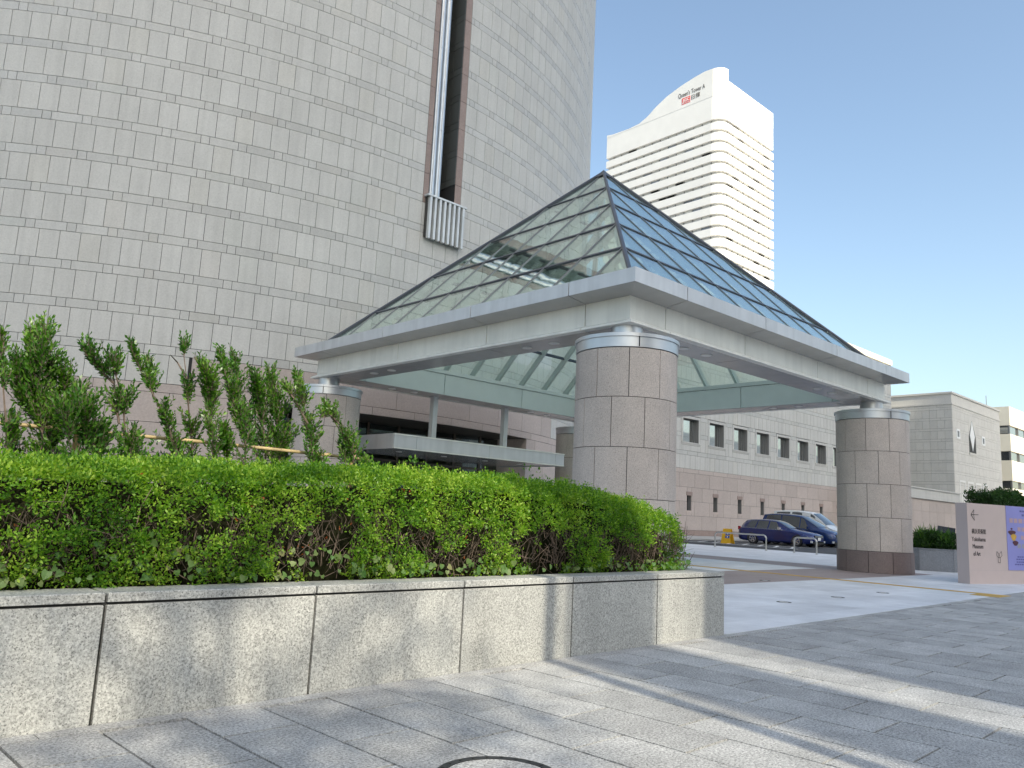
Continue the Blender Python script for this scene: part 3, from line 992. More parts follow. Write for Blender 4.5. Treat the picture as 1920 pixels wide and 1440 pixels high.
# slot recess
RD = 1.3
mb = MB()
for a in (SL0, SL1):
    q = [cyl(a, CR - .01, ZS), cyl(a, CR - RD, ZS), cyl(a, CR - RD, ZTOP), cyl(a, CR - .01, ZTOP)]
    mb.add(q, [(0, 1, 2, 3)])
mb.add([cyl(SL0, CR - RD, ZS), cyl(SL1, CR - RD, ZS), cyl(SL1, CR - RD, ZTOP), cyl(SL0, CR - RD, ZTOP)], [(0, 1, 2, 3)])
mb.build('slot_lining', 'joint', mus)
items = []
G = R(0) or 0.011 / CR * 180 / math.pi     # half joint as an angle


def panel(a0, a1, z0, z1, m, proud=0.0, g=0.009):
    ga = g / CR * 180 / math.pi
    pts = [cyl(a0, CR, z0), cyl(a1, CR, z0), cyl(a1, CR, z1), cyl(a0, CR, z1)]
    ar = area(pts)
    c = cyl((a0 + a1) / 2, CR, (z0 + z1) / 2)
    if (c[0] * (c[0] - CX) + c[1] * (c[1] - CY)) > 0:
        ar = 0
    q = px(*c)
    if q and q[1] > 890:
        ar = 0
    if q and q[0] > 1110:
        ar = 0
    items.append((ar, (lambda mb: mb.arcbox(CX, CY, CORE, CR + proud, a0 + ga, a1 - ga, z0 + g, z1 - g)), m))


def row(z0, h, k, m_big, a_lo=-150, a_hi=-18, slot=True):
    """one course of large panels, with the gap for the slot"""
    a = TL if slot else TL
    while a > a_lo:
        panel(a - DA, a, z0, z0 + h, m_big(a - DA / 2)); a -= DA
    if slot:
        panel(TL, SL0, z0 - NB, z0 + h, 'pink_trim', .004)
        panel(SL1, TR, z0 - NB, z0 + h, 'pink_trim', .004)
    else:
        w = (TR - TL) / 3
        for i in range(3):
            panel(TL + i * w, TL + (i + 1) * w, z0, z0 + h, m_big(TL + w * i))
    a = TR
    while a < a_hi:
        panel(a, a + DA, z0, z0 + h, m_big(a + DA / 2)); a += DA


SMW = 0.684


def band(z0, h, m, a_lo=-150, a_hi=-18, slot=True):
    # small square centred on every other panel, long stone between
    a = TL - 1.5 * DA
    edge = TL
    while edge > a_lo:
        panel(a + SMW / 2, edge, z0, z0 + h, m)
        panel(a - SMW / 2, a + SMW / 2, z0, z0 + h, m)
        edge = a - SMW / 2
        a -= 2 * DA
    if not slot:
        panel(TL, TL + 1.9, z0, z0 + h, m); panel(TL + 1.9, TL + 2.6, z0, z0 + h, m); panel(TL + 2.6, TR, z0, z0 + h, m)
    edge = TR
    a = TR + .5 * DA
    while edge < a_hi:
        panel(edge, a - SMW / 2, z0, z0 + h, m)
        panel(a - SMW / 2, a + SMW / 2, z0, z0 + h, m)
        edge = a + SMW / 2
        a += 2 * DA


def pinkrow(z0, h, w, off, m='pink_far', lo=-150, hi=-18, gap=None):
    a = lo + off
    while a < hi:
        b = a + w
        if gap and b > gap[0] and a < gap[1]:
            if a < gap[0] - .2:
                panel(a, gap[0], z0, z0 + h, m)
            if b > gap[1] + .2:
                panel(gap[1], b, z0, z0 + h, m)
        else:
            panel(a, b, z0, z0 + h, m)
        a = b


for k in range(1, TOPK):
    z = Z11 + k * PZ
    slot = z > ZS - .5
    band(z, NB, 'band', slot=slot)
    row(z + NB, PZ - NB, k, lambda a: 'panel', slot=slot)
row(Z11 + NB, PZ - NB, 0, lambda a: 'panel', slot=False, a_lo=-150, a_hi=-18) if False else None
# the course above the pink band: pink over the entrance
a = -150.0
grid = []
aa = TL
while aa > -150:
    aa -= DA
while aa < -18:
    am = aa + DA / 2
    if -110.8 < am < -68:
        pass
    else:
        panel(aa, aa + DA, Z11 + NB, Z11 + PZ, 'panel')
    aa += DA
pinkrow(Z11 + NB, PZ - NB, 3 * DA, 0, lo=-110.8, hi=-68.5)
pinkrow(Z11, NB, 3 * DA, 1.2)
zc = Z11
WIN = [(-121.0, -119.15), (-112.2, -110.3), (-129.9, -128.0), (-66, -64.2)]
for c in range(4):
    z1, z0 = zc - c * CP, zc - (c + 1) * CP
    a = -150 + (0 if c % 2 else 1.5 * DA)
    while a < -18:
        b = a + 3 * DA
        spans = [(a, b)]
        cuts = [(OPL, OPR)]
        if c == 2:
            cuts += WIN
        for g0, g1 in cuts:
            ns = []
            for s0, s1 in spans:
                if s1 <= g0 or s0 >= g1:
                    ns.append((s0, s1))
                else:
                    if s0 < g0 - .1: ns.append((s0, g0))
                    if s1 > g1 + .1: ns.append((g1, s1))
            spans = ns
        for s0, s1 in spans:
            panel(s0, s1, z0, z1, 'pink_far')
        a = b
pinkrow(0, Z11 - 4 * CP, 3 * DA, 0, m='pink_base', gap=(OPL, OPR))
pieces(mus, items, 'stone_panel', 300, 'stone_panels')
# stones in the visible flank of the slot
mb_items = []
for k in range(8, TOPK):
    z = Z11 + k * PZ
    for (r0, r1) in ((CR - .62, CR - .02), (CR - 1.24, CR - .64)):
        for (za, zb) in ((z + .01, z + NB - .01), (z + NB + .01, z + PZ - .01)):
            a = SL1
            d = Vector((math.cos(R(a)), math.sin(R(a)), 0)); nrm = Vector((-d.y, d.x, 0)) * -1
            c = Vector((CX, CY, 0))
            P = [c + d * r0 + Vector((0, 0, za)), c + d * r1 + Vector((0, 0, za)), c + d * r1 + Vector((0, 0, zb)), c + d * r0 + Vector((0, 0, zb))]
            MB().slab(P, nrm * .03).build('shaded_slot_stone', 'slot_shaded', mus)
# twin duct pipes
for x in (19.67, 20.0):
    o = MB().lathe(x, CY - CR + .17, [(.158, ZS), (.158, ZTOP)], 20).build('pipe', 'pipe', mus, smooth=40)
    for z in (18.17, 22.1, 26.03, 29.96, 33.9):
        MB().lathe(x, CY - CR + .17, [(.158, z - .03), (.168, z - .03), (.168, z + .03), (.158, z + .03)], 20).build('pipe_collar', 'pipe', o)
# louvre box below the pipes
lb = MB().box(19.32, 21.36, 26.86, 27.2, 12.95, 14.78).build('louvre_box', 'dark', mus)
MB().box(19.24, 21.44, 26.70, 27.1, 14.78, 14.86).build('louvre_cap', 'louvre', lb)
for i in range(8):
    x = 19.36 + i * .262
    MB().add([(x, 26.86, 12.88), (x + .02, 26.72, 12.88), (x + .13, 26.72, 12.88), (x + .19, 26.86, 12.88), (x, 26.86, 14.775), (x + .02, 26.72, 14.775), (x + .13, 26.72, 14.775), (x + .19, 26.86, 14.775)],
             [(0, 1, 5, 4), (1, 2, 6, 5), (2, 3, 7, 6), (3, 2, 1, 0)]).build('fin', 'louvre', lb)
# small windows in the pink wall
for (g0, g1) in WIN:
    z1 = Z11 - 2 * CP; z0 = Z11 - 3 * CP
    w = MB().arcbox(CX, CY, CORE - .3, CORE - .25, g0, g1, z0, z1, 2).build('window', 'window', mus)
    f = MB()
    f.arcbox(CX, CY, CORE - .25, CR + .012, g0, g0 + .14, z0, z1); f.arcbox(CX, CY, CORE - .25, CR + .012, g1 - .14, g1, z0, z1)
    f.arcbox(CX, CY, CORE - .25, CR + .012, g0 + .14, g1 - .14, z1 - .07, z1); f.arcbox(CX, CY, CORE - .25, CR + .012, g0 + .14, g1 - .14, z0, z0 + .07)
    f.build('frame', 'brown', w)
# entrance recess: pink reveals, soffit, glazed screen, dim hall behind
ent = MB()
for a in (OPL, OPR):
    ent.add([cyl(a, CR - .02, 0), cyl(a, CR - 3.4, 0), cyl(a, CR - 3.4, OPZ), cyl(a, CR - .02, OPZ)], [(0, 1, 2, 3)])
ent.build('entrance_reveal', 'pink_far', mus)
mb = MB()
n = 10
for k in range(n):
    a0 = OPL + (OPR - OPL) * k / n; a1 = OPL + (OPR - OPL) * (k + 1) / n
    mb.add([cyl(a0, CR + .0, OPZ + .005), cyl(a1, CR, OPZ + .005), cyl(a1, CR - 9, OPZ + .005), cyl(a0, CR - 9, OPZ + .005)], [(0, 1, 2, 3)])
mb.build('entrance_soffit', 'brown', mus)
YG = 29.6
xs = [14.1 + i * 1.62 for i in range(9)]
for a, b in zip(xs, xs[1:]):
    MB().box(a + .05, b - .05, YG, YG + .02, .05, 3.3).build('door_pane', 'dark_glass', mus)
    MB().box(a + .05, b - .05, YG, YG + .02, 3.4, 4.9).build('door_pane', 'dark_glass', mus)
for a in xs:
    MB().box(a - .05, a + .05, YG - .05, YG + .07, 0, 4.93).build('door_frame', 'brown', mus)
MB().box(xs[0] + .05, xs[-1] - .05, YG - .04, YG + .06, 3.3, 3.4).build('transom', 'brown', mus)
MB().box(12.5, 29, 36.5, 36.6, 0, 4.9).build('hall_wall', 'warm_wall', mus)
MB().box(12.5, 28.4, 28.2, 36.5, -.03, .01).build('hall_floor', 'sidewalk', mus)
MB().box(23.2, 24.5, 33.5, 33.6, 3.85, 4.35).build('hall_panel', 'letter_white', mus)
for x in (17.5, 21.5, 25.0):
    MB().lathe(x, 33, [(.35, 0), (.35, 4.9)], 20).build('hall_column', 'warm_wall', mus, smooth=40)

# ================================================================== canopy over the drive
S, C0X, C0Y = 13.2389, 13.9377, 11.2467
MXc, MYc = C0X + S / 2, C0Y + S / 2
ZSt, ZR, ZL, ZT, ZF0, ZF1, ZA = 4.9649, 5.2845, 5.6445, 6.30, 6.38, 6.7067, 13.6275
AB, AL, AF, AP = 0.3191, 0.4704, 0.9276, 0.3618
can = thing('glass_canopy', 'square entrance canopy with a glass pyramid roof on four stout stone columns', 'canopy', (MXc, MYc, 0))
CRAD = 2.2826 / 2
NST = 10
stone_me = {}


def ring_stone(r0, r1, h, m):
    key = (r0, r1, h, m)
    if key not in stone_me:
        w = 360 / NST
        g = .008 / r1 * 57.3
        stone_me[key] = MB().arcbox(0, 0, r0, r1, g, w - g, .007, h - .007, 6).mesh('stone', m, 35)
    return stone_me[key]


for ci, (x, y) in enumerate(((C0X, C0Y), (C0X + S, C0Y), (C0X, C0Y + S), (C0X + S, C0Y + S))):
    core = MB().lathe(x, y, [(0, ZSt), (CRAD - .02, ZSt), (CRAD - .02, 0)], 40).build('column', 'joint', can, smooth=40)
    ph = {0: 6, 1: 13, 2: 22, 3: 9}[ci]
    for c in range(4):
        me = ring_stone(CRAD - .06, CRAD, CP, 'pink')
        for k in range(NST):
            link('stone', me, core, Matrix.Translation((x, y, ZSt - (c + 1) * CP)) @ Matrix.Rotation(R(ph + k * 36 + (18 if c % 2 else 0)), 4, 'Z'))
    me = ring_stone(CRAD - .06, CRAD + .035, ZSt - 4 * CP, 'pink_base')
    for k in range(NST):
        link('stone', me, core, Matrix.Translation((x, y, 0)) @ Matrix.Rotation(R(ph + k * 36), 4, 'Z'))
    MB().lathe(x, y, [(CRAD - .05, ZSt + .012), (CRAD + .015, ZSt + .012), (CRAD + .015, ZR - .085), (CRAD + .045, ZR - .08), (CRAD + .045, ZR - .005), (CRAD + .035, ZR), (0, ZR)], 64).build('cap_ring', 'steel', core, smooth=30)
    MB().lathe(x, y, [(.36, ZR), (.36, ZL + .02)], 40).build('neck', 'steel', core, smooth=40)
    va = R(-128)                            # seam of the cap ring
    MB().box(x + (CRAD + .035) * math.cos(va) - .005, x + (CRAD + .035) * math.cos(va) + .005, y + (CRAD + .035) * math.sin(va) - .010, y + (CRAD + .035) * math.sin(va) + .010, ZSt + .02, ZR - .01).build('cap_seam', 'joint', core)

HS = S / 2


def side_pt(side, u, o, z):
    """side 0: -Y, 1: +X, 2: +Y, 3: -X ; u along the side from its middle, o outwards from the column line"""
    if side == 0: return (MXc + u, MYc - HS - o, z)
    if side == 1: return (MXc + HS + o, MYc + u, z)
    if side == 2: return (MXc - u, MYc + HS + o, z)
    return (MXc - HS - o, MYc - u, z)


def strip(side, u0, u1, prof, mitre0, mitre1):
    """extrude a closed (o,z) profile along a side; mitred where it meets the corner"""
    n = len(prof)
    vs = []
    for (uu, mi, sg) in ((u0, mitre0, -1), (u1, mitre1, 1)):
        for o, z in prof:
            vs.append(side_pt(side, (sg * (HS + o)) if mi else uu, o, z))
    mb = MB()
    mb.add(vs, [tuple(range(n)), tuple(range(2 * n - 1, n - 1, -1))] + [((i + 1) % n, i, n + i, n + (i + 1) % n) for i in range(n)])
    return mb


JT = [-HS + 1.02, -HS + 4.56, HS - 4.56, HS - 1.02]
beam_out = [(AB, ZT + .06), (AB, 5.77), (AL, 5.69), (AL, ZL), (AB - .06, ZL), (AB - .06, ZT + .06)]
fas = [(AF, ZF0), (AF, ZF1), (AF - .06, ZF1 + .012), (AP - .02, ZF1 + .02), (AP - .02, ZF1 - .1), (AF - .06, ZF0 + .03)]
sof = [(AB + .005, ZT), (AF - .005, ZF0 - .004), (AF - .005, ZF0 + .016), (AB + .005, ZT + .02)]
INO = -0.72
inn = [(INO, ZL + .02), (INO, 6.45), (INO + .05, 6.45), (INO + .05, ZL + .02)]
flg = [(INO - .05, 6.462), (INO - .05, 6.60), (AP - .05, 6.72), (AP - .05, 6.66), (INO, 6.462)]
bot = [(AB - .063, ZL + .003), (INO + .0, ZL + .003), (INO + .0, ZL + .017), (AB - .063, ZL + .017)]
for sd in range(4):
    cuts = [None] + JT + [None]
    for i in range(5):
        g = .013
        u0 = -99 if cuts[i] is None else cuts[i] + g
        u1 = 99 if cuts[i + 1] is None else cuts[i + 1] - g
        m0, m1 = cuts[i] is None, cuts[i + 1] is None
        strip(sd, u0, u1, beam_out, m0, m1).build('beam_panel', 'alu', can)
        strip(sd, u0, u1, fas, m0, m1).build('fascia_panel', 'fascia', can)
        strip(sd, u0, u1, sof, m0, m1).build('eaves_soffit', 'soffit', can)
        strip(sd, u0, u1, inn, m0, m1).build('inner_panel', 'inner', can)
        strip(sd, u0, u1, bot, m0, m1).build('soffit_panel', 'soffit', can)
    strip(sd, 0, 0, flg, True, True).build('inner_flange', 'inner', can)
    strip(sd, 0, 0, [(AB - .07, ZL + .03), (AB - .07, ZT + .2), (INO + .06, 6.44), (INO + .06, ZL + .03)], True, True).build('beam_core', 'joint', can)
    strip(sd, 0, 0, [(AF - .08, ZF0 + .04), (AF - .08, ZF1 - .02), (AB + .02, ZF1 - .02), (AB + .02, ZT + .04)], True, True).build('fascia_core', 'joint', can)
    for u in (-4.1, -3.1, 3.1, 4.1):
        x, y, _ = side_pt(sd, u, -.2, 0)
        MB().lathe(x, y, [(.0, ZL - .012), (.10, ZL - .012), (.125, ZL - .016), (.14, ZL - .012), (.14, ZL + .004)], 20).build('downlight', 'lens', can, smooth=40)

# glass pyramid: five rings
NR = 5
B = HS + AP
ZB = ZF1


def pyr(side, ring, pos):
    """node: ring 0 = apex .. NR = eaves; pos from -ring to ring"""
    s = B / NR
    return Vector(side_pt(side, pos * s, ring * s - HS, ZA + (ZB - ZA) * ring / NR))


for sd in range(4):
    c = (pyr(sd, NR, 0) - pyr(sd, 0, 0)).normalized()
    along = (pyr(sd, NR, 1) - pyr(sd, NR, 0)).normalized()
    nrm = c.cross(along)
    if nrm.z < 0:
        nrm = -nrm
    for r in range(1, NR + 1):
        for p in range(-r, r):
            if p == -r:
                q = [pyr(sd, r, p), pyr(sd, r, p + 1), pyr(sd, r - 1, p + 1)]
            elif p == r - 1:
                q = [pyr(sd, r, p), pyr(sd, r, p + 1), pyr(sd, r - 1, p)]
            else:
                q = [pyr(sd, r, p), pyr(sd, r, p + 1), pyr(sd, r - 1, p + 1), pyr(sd, r - 1, p)]
            cc = sum(q, Vector()) / len(q)
            q = [a + (cc - a).normalized() * .02 for a in q]
            MB().slab(q, -nrm * .012).build('glass_pane', 'pane', can)

    def bar(a, b, w, up, dn, m, name):
        d = (b - a).normalized()
        s = d.cross(nrm).normalized() * (w / 2)
        vs = [a + s + nrm * up, a - s + nrm * up, a - s - nrm * dn, a + s - nrm * dn, b + s + nrm * up, b - s + nrm * up, b - s - nrm * dn, b + s - nrm * dn]
        MB().add(vs, [(3, 2, 1, 0), (4, 5, 6, 7), (0, 1, 5, 4), (1, 2, 6, 5), (2, 3, 7, 6), (3, 0, 4, 7)]).build(name, m, can)
    for p in range(-NR + 1, NR):
        a, b = pyr(sd, abs(p), p), pyr(sd, NR, p)
        bar(a, b, .06, .022, .0, 'bar', 'glazing_bar')
        bar(a, b, .11, -.014, .20, 'rafter', 'rafter')
    for r in range(1, NR):
        bar(pyr(sd, r, -r), pyr(sd, r, r), .085, .026, .0, 'mullion', 'purlin_bar')
        bar(pyr(sd, r, -r), pyr(sd, r, r), .06, -.016, .09, 'mullion', 'purlin')
for sx, sy in ((-1, -1), (1, -1), (1, 1), (-1, 1)):
    a = Vector((MXc, MYc, ZA + .03)); b = Vector((MXc + sx * B, MYc + sy * B, ZB + .03))
    MB().tube([a, b], .06, 6).build('hip_bar', 'mullion', can)
    MB().tube([a - Vector((0, 0, .22)), b - Vector((0, 0, .22))], .10, 6).build('hip_rafter', 'rafter', can)
MB().add([(MXc - .26, MYc - .26, ZA - .2), (MXc + .26, MYc - .26, ZA - .2), (MXc + .26, MYc + .26, ZA - .2), (MXc - .26, MYc + .26, ZA - .2), (MXc, MYc, ZA + .13)],
         [(0, 1, 4), (1, 2, 4), (2, 3, 4), (3, 0, 4)]).build('apex_cap', 'mullion', can)

# low flat canopy over the doors, hung below the beam
ec = thing('door_canopy', 'low flat metal canopy over the museum doors, hung on two struts', 'canopy', (20.6, 24.5, 3.4))
X0, X1, Y0, Y1, Z0, Z1 = 16.17, 25.05, 23.5, 27.6, 3.40, 3.94
MB().box(X0 + .06, X1 - .06, Y0 + .06, Y1, Z0 + .03, Z1 - .01).build('deck', 'soffit', ec)
cuts = [X0, X0 + 1.0, X0 + 4.55, X1 - .55, X1]
for a, b in zip(cuts, cuts[1:]):
    MB().box(a + .006, b - .006, Y0, Y0 + .055, Z0 + .045, Z1 - .055).build('fascia_panel', 'fascia', ec)
    MB().box(a + .003, b - .003, Y0 - .025, Y0 + .058, Z1 - .05, Z1).build('top_trim', 'alu', ec)
    MB().box(a + .003, b - .003, Y0 - .03, Y0 + .058, Z0, Z0 + .04).build('bottom_trim', 'alu', ec)
for xa in (X0 - .0, X1 - .055):
    MB().box(xa, xa + .055, Y0 + .06, Y1, Z0 + .001, Z1 - .001).build('side_panel', 'fascia', ec)
for x in (18.6, 22.35):
    MB().box(x - .11, x + .11, 24.38, 24.6, Z1, ZL + .01).build('strut', 'fascia', ec)
    MB().box(x - .14, x + .14, 24.35, 24.63, Z1, Z1 + .035).build('strut_foot', 'mullion', ec)
for x in (17.6, 19.8, 22.0, 24.0):
    MB().lathe(x, 25.2, [(0, Z0 + .02), (.1, Z0 + .02), (.12, Z0 + .016), (.12, Z0 + .04)], 16).build('downlight', 'lens', ec)

# ================================================================== museum wing with two rows of windows
WY = 35.04
wing = thing('museum_wing', 'long low museum wing with a row of square windows above small slit windows', 'museum wing', (70, WY, .2))
WX0, WX1, WZ = 44.0, 90.0, 19.0
items = []
WSP, WFX = 3.59, 50.45                      # window spacing, left edge of the first


def wrect(x0, x1, z0, z1, m, proud=0.0, g=.011):
    ar = area([(x0, WY, z0), (x1, WY, z0), (x1, WY, z1), (x0, WY, z1)])
    q = px((x0 + x1) / 2, WY, (z0 + z1) / 2)
    if q is None or q[0] < 1262 or q[0] > 1575 or q[1] < 740:
        ar = 0
    items.append((ar, (lambda mb: mb.box(x0 + g, x1 - g, WY - proud, WY + .05, z0 + g, z1 - g)), m))


holes = []
x = WFX - WSP
wins = []
while x < WX1 - 3:
    wins.append((x, x + 2.1, 7.31, 9.12))
    x += WSP
slits = []
x = WFX + .62 - WSP
while x < WX1 - 3:
    slits.append((x, x + .58, 2.13, 3.26))
    x += WSP


def row_cut(z0, z1, w, off, m, holes, pad=0.0):
    a = WX0 + off - w
    while a < WX1:
        spans = [(max(a, WX0), min(a + w, WX1))]
        for hx0, hx1, hz0, hz1 in holes:
            if hz1 + pad <= z0 + .01 or hz0 - pad >= z1 - .01:
                continue
            ns = []
            for s0, s1 in spans:
                if s1 <= hx0 - pad or s0 >= hx1 + pad:
                    ns.append((s0, s1))
                else:
                    if s0 < hx0 - pad - .05: ns.append((s0, hx0 - pad))
                    if s1 > hx1 + pad + .05: ns.append((hx1 + pad, s1))
            spans = ns
        for s0, s1 in spans:
            if s1 - s0 > .06:
                wrect(s0, s1, z0, z1, m)
        a += w
    for hx0, hx1, hz0, hz1 in holes:        # above and below an opening inside this course
        if hz1 + pad <= z0 + .01 or hz0 - pad >= z1 - .01:
            continue
        if hz0 - pad > z0 + .04:
            wrect(hx0 - pad, hx1 + pad, z0, hz0 - pad, m)
        if hz1 + pad < z1 - .04:
            wrect(hx0 - pad, hx1 + pad, hz1 + pad, z1, m)


for c in range(4):
    z1, z0 = Z11 - c * CP, Z11 - (c + 1) * CP
    zz = [(z0, z1)]
    if c in (1, 2):
        pass
    row_cut(z0, z1, 2.02, (1.0 if c % 2 else 0), 'pink_far', slits)
row_cut(.2, Z11 - 4 * CP, 2.02, 0, 'pink_trim', [])
row_cut(Z11, Z11 + NB, 2.02, .5, 'pink_far', [])
k = 0
while Z11 + k * PZ < WZ - 1:
    z = Z11 + k * PZ
    if k:
        row_cut(z, z + NB, 1.35, .3, 'band', wins, .22)
    row_cut(z + NB, z + PZ, .674, 0, 'panel', wins, .22)
    k += 1
pieces(wing, items, 'stone_panel', 300, 'stone_panels')
# backing wall cut into strips round the openings so that the windows are real recesses
mb = MB()
BY0, BY1 = WY + .05, WY + .55
def back(x0, x1, z0, z1):
    if x1 - x0 > .01 and z1 - z0 > .01:
        mb.box(x0, x1, BY0, BY1, z0, z1)
back(WX0, WX1, 0, 2.13)
xp = WX0
for a, b, *_ in slits:
    back(xp, a, 2.13, 3.26); xp = b
back(xp, WX1, 2.13, 3.26)
back(WX0, WX1, 3.26, 7.31)
xp = WX0
for a, b, *_ in wins:
    back(xp, a, 7.31, 9.12); xp = b
back(xp, WX1, 7.31, 9.12)
back(WX0, WX1, 9.12, WZ)
mb.build('wall_backing', 'joint_far', wing)
MB().box(WX0, WX1, BY1 + .01, 60, 0, WZ - .5).build('wing_body', 'panel', wing) if False else None
for (a, b, z0, z1) in wins:
    w = MB().box(a + .05, b - .05, WY + .44, WY + .48, z0 + .05, z1 - .05).build('window', 'window_mirror', wing)
    fr = MB()
    fr.box(a, a + .05, WY + .39, WY + .50, z0, z1); fr.box(b - .05, b, WY + .39, WY + .50, z0, z1)
    fr.box(a + .05, b - .05, WY + .39, WY + .50, z1 - .05, z1); fr.box(a + .05, b - .05, WY + .39, WY + .50, z0, z0 + .05)
    fr.box(b - .30, b - .26, WY + .41, WY + .435, z0 + .05, z1 - .05)
    fr.build('frame', 'frame', w)
    sr = MB()
    for (p0, p1, q0, q1) in ((a - .2, a - .006, z0 - .006, z1 + .006), (b + .006, b + .2, z0 - .006, z1 + .006), (a - .2, b + .2, z1 + .006, z1 + .21), (a - .2, b + .2, z0 - .21, z0 - .006)):
        pass
    MB().box(a - .2, a - .004, WY - .006, WY + .3, z0, z1).build('surround', 'panel', w)
    MB().box(b + .004, b + .2, WY - .006, WY + .3, z0, z1).build('surround', 'panel', w)
    MB().box(a - .2, b + .2, WY - .006, WY + .3, z1 + .004, z1 + .2).build('surround', 'panel', w)
    MB().box(a - .2, b + .2, WY - .05, WY + .45, z0 - .1, z0 - .004).build('sill', 'panel', w)
    MB().box(a - .2, b + .2, WY - .006, WY + .3, z0 - .21, z0 - .104).build('surround', 'panel', w)
for (a, b, z0, z1) in slits:
    w = MB().box(a, b, WY + .34, WY + .38, z0, z1).build('slit_window', 'window', wing)
    MB().box(a - .10, b + .10, WY - .03, WY + .2, z1, z1 + .28).build('lintel', 'pink_trim', w)
    MB().box(a - .06, b + .06, WY - .02, WY + .35, z0 - .16, z0).build('sill', 'pink_far', w)
MB().box(WX1 - .5, WX1, WY + .56, 60, 0, WZ).build('end_wall', 'panel', wing)
MB().box(WX0, WX1 - .51, WY + .56, 60, WZ - .6, WZ - .3).build('roof', 'sidewalk', wing)
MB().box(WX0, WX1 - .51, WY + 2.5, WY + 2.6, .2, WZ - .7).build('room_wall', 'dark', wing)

# sunlit upper hall behind the wing
hall = thing('upper_hall', 'cream upper storey with a thin overhanging roof showing beyond the glass canopy', 'building', (85, 42, 0))
MB().box(60, 102.3, 40.5, 58, 19.4, 22.2).build('wall', 'cream', hall)
MB().box(59, 103.1, 39.9, 59, 22.2, 22.9).build('roof', 'cream', hall)
MB().box(70, 102.0, 50.0, 57, 0, 19.3).build('lower_wall', 'cream', hall)

# corner block
BX, BYc, BZ = 109.5, 35.15, 19.4
blk = thing('museum_end_block', 'flat-topped stone museum block with a diamond window between two tiny square windows', 'museum block', (BX, BYc, 0))
mb = MB().box(BX + .06, 129, BYc + .06, 60, 0, BZ - .6)
mb.build('core', 'joint', blk)
MB().box(BX - .12, 129.2, BYc - .12, 60.1, BZ - .25, BZ).build('coping', 'panel_warm', blk)
MB().box(BX - .06, 129.05, BYc - .06, 60.0, BZ - 1.65, BZ - 1.42).build('string_course', 'panel_warm', blk)
MB().box(BX + .02, 129.0, BYc + .02, 60.0, BZ - 1.42, BZ - .25).build('frieze', 'panel_warm', blk)
front = MB(); flank = MB()
dia = (116.6, 128.2)
holes = [(111.05, 111.85, 13.7, 14.55), (121.0, 121.8, 13.7, 14.55), (115.5, 118.3, 12.1, 16.4)]
z = 0.7
items = []
while z < BZ - 2.0:
    for (z0, z1, w) in ((z, z + NB, 1.35), (z + NB, z + PZ, .9)):
        z1 = min(z1, BZ - 1.66)
        if z1 - z0 < .05: continue
        y = BYc + .02
        while y < 50:
            items.append((0 if y > 43 else area([(BX, y, z0), (BX, y + w, z0), (BX, y + w, z1), (BX, y, z1)]), (lambda mb, y=y, z0=z0, z1=z1, w=w: mb.box(BX, BX + .07, y + .012, y + w - .012, z0 + .012, z1 - .012)), 'panel_warm'))
            y += w
        spans = [(BX + .08, 129.0)]
        for hx0, hx1, hz0, hz1 in holes:
            if hz1 <= z0 or hz0 >= z1: continue
            ns = []
            for a, b in spans:
                if b <= hx0 or a >= hx1: ns.append((a, b))
                else:
                    if a < hx0: ns.append((a, hx0))
                    if b > hx1: ns.append((hx1, b))
            spans = ns
        for hx0, hx1, hz0, hz1 in holes:
            if hz1 <= z0 or hz0 >= z1: continue
            for p, q in ((z0, hz0), (hz1, z1)):
                if q - p > .05:
                    items.append((1, (lambda mb, hx0=hx0, hx1=hx1, p=p, q=q: mb.box(hx0 + .01, hx1 - .01, BYc, BYc + .07, p + .01, q - .01)), 'panel_warm'))
        for a, b in spans:
            n = max(1, round((b - a) / (w * 1.5)))
            for i in range(n):
                p, q = a + (b - a) * i / n, a + (b - a) * (i + 1) / n
                items.append((area([(p, BYc, z0), (q, BYc, z0), (q, BYc, z1), (p, BYc, z1)]), (lambda mb, p=p, q=q, z0=z0, z1=z1: mb.box(p + .01, q - .01, BYc, BYc + .07, z0 + .01, z1 - .01)), 'panel_warm'))
    z += PZ
pieces(blk, items, 'stone_panel', 300, 'stone_panels')
for (a, b, z0, z1) in holes[:2]:
    w = MB().box(a + .05, b - .05, BYc + .045, BYc + .058, z0 + .05, z1 - .05).build('window', 'window', blk)
    f = MB()
    for q in ((a - .22, a + .05, z0 - .2, z1 + .2), (b - .05, b + .22, z0 - .2, z1 + .2), (a + .05, b - .05, z1 - .05, z1 + .2), (a + .05, b - .05, z0 - .2, z0 + .05)):
        f.box(q[0], q[1], BYc - .05, BYc + .05, q[2], q[3])
    f.build('frame', 'letter_white', w)
a, b, z0, z1 = holes[2]
w = MB().box(a, b, BYc + .03, BYc + .055, z0, z1).build('window_recess', 'dark', blk)
cxd, czd = (a + b) / 2, (z0 + z1) / 2 + .1
MB().slab([(cxd, BYc - .03, czd + 2.0), (cxd - .95, BYc - .03, czd), (cxd, BYc - .03, czd - 2.0), (cxd + .95, BYc - .03, czd)], (0, .05, 0)).build('diamond_pane', 'letter_white', w)
for s in (-1, 1):
    MB().slab([(cxd + s * .08, BYc - .01, czd + 2.05), (cxd + s * 1.4, BYc - .01, czd + 2.05), (cxd + s * 1.4, BYc - .01, czd - .1)], (0, .035, 0)).build('corner_stone', 'panel_warm', w)
MB().box(a - .1, b + .1, BYc - .08, BYc + .03, z0 - .3, z0).build('sill', 'panel_warm', w)
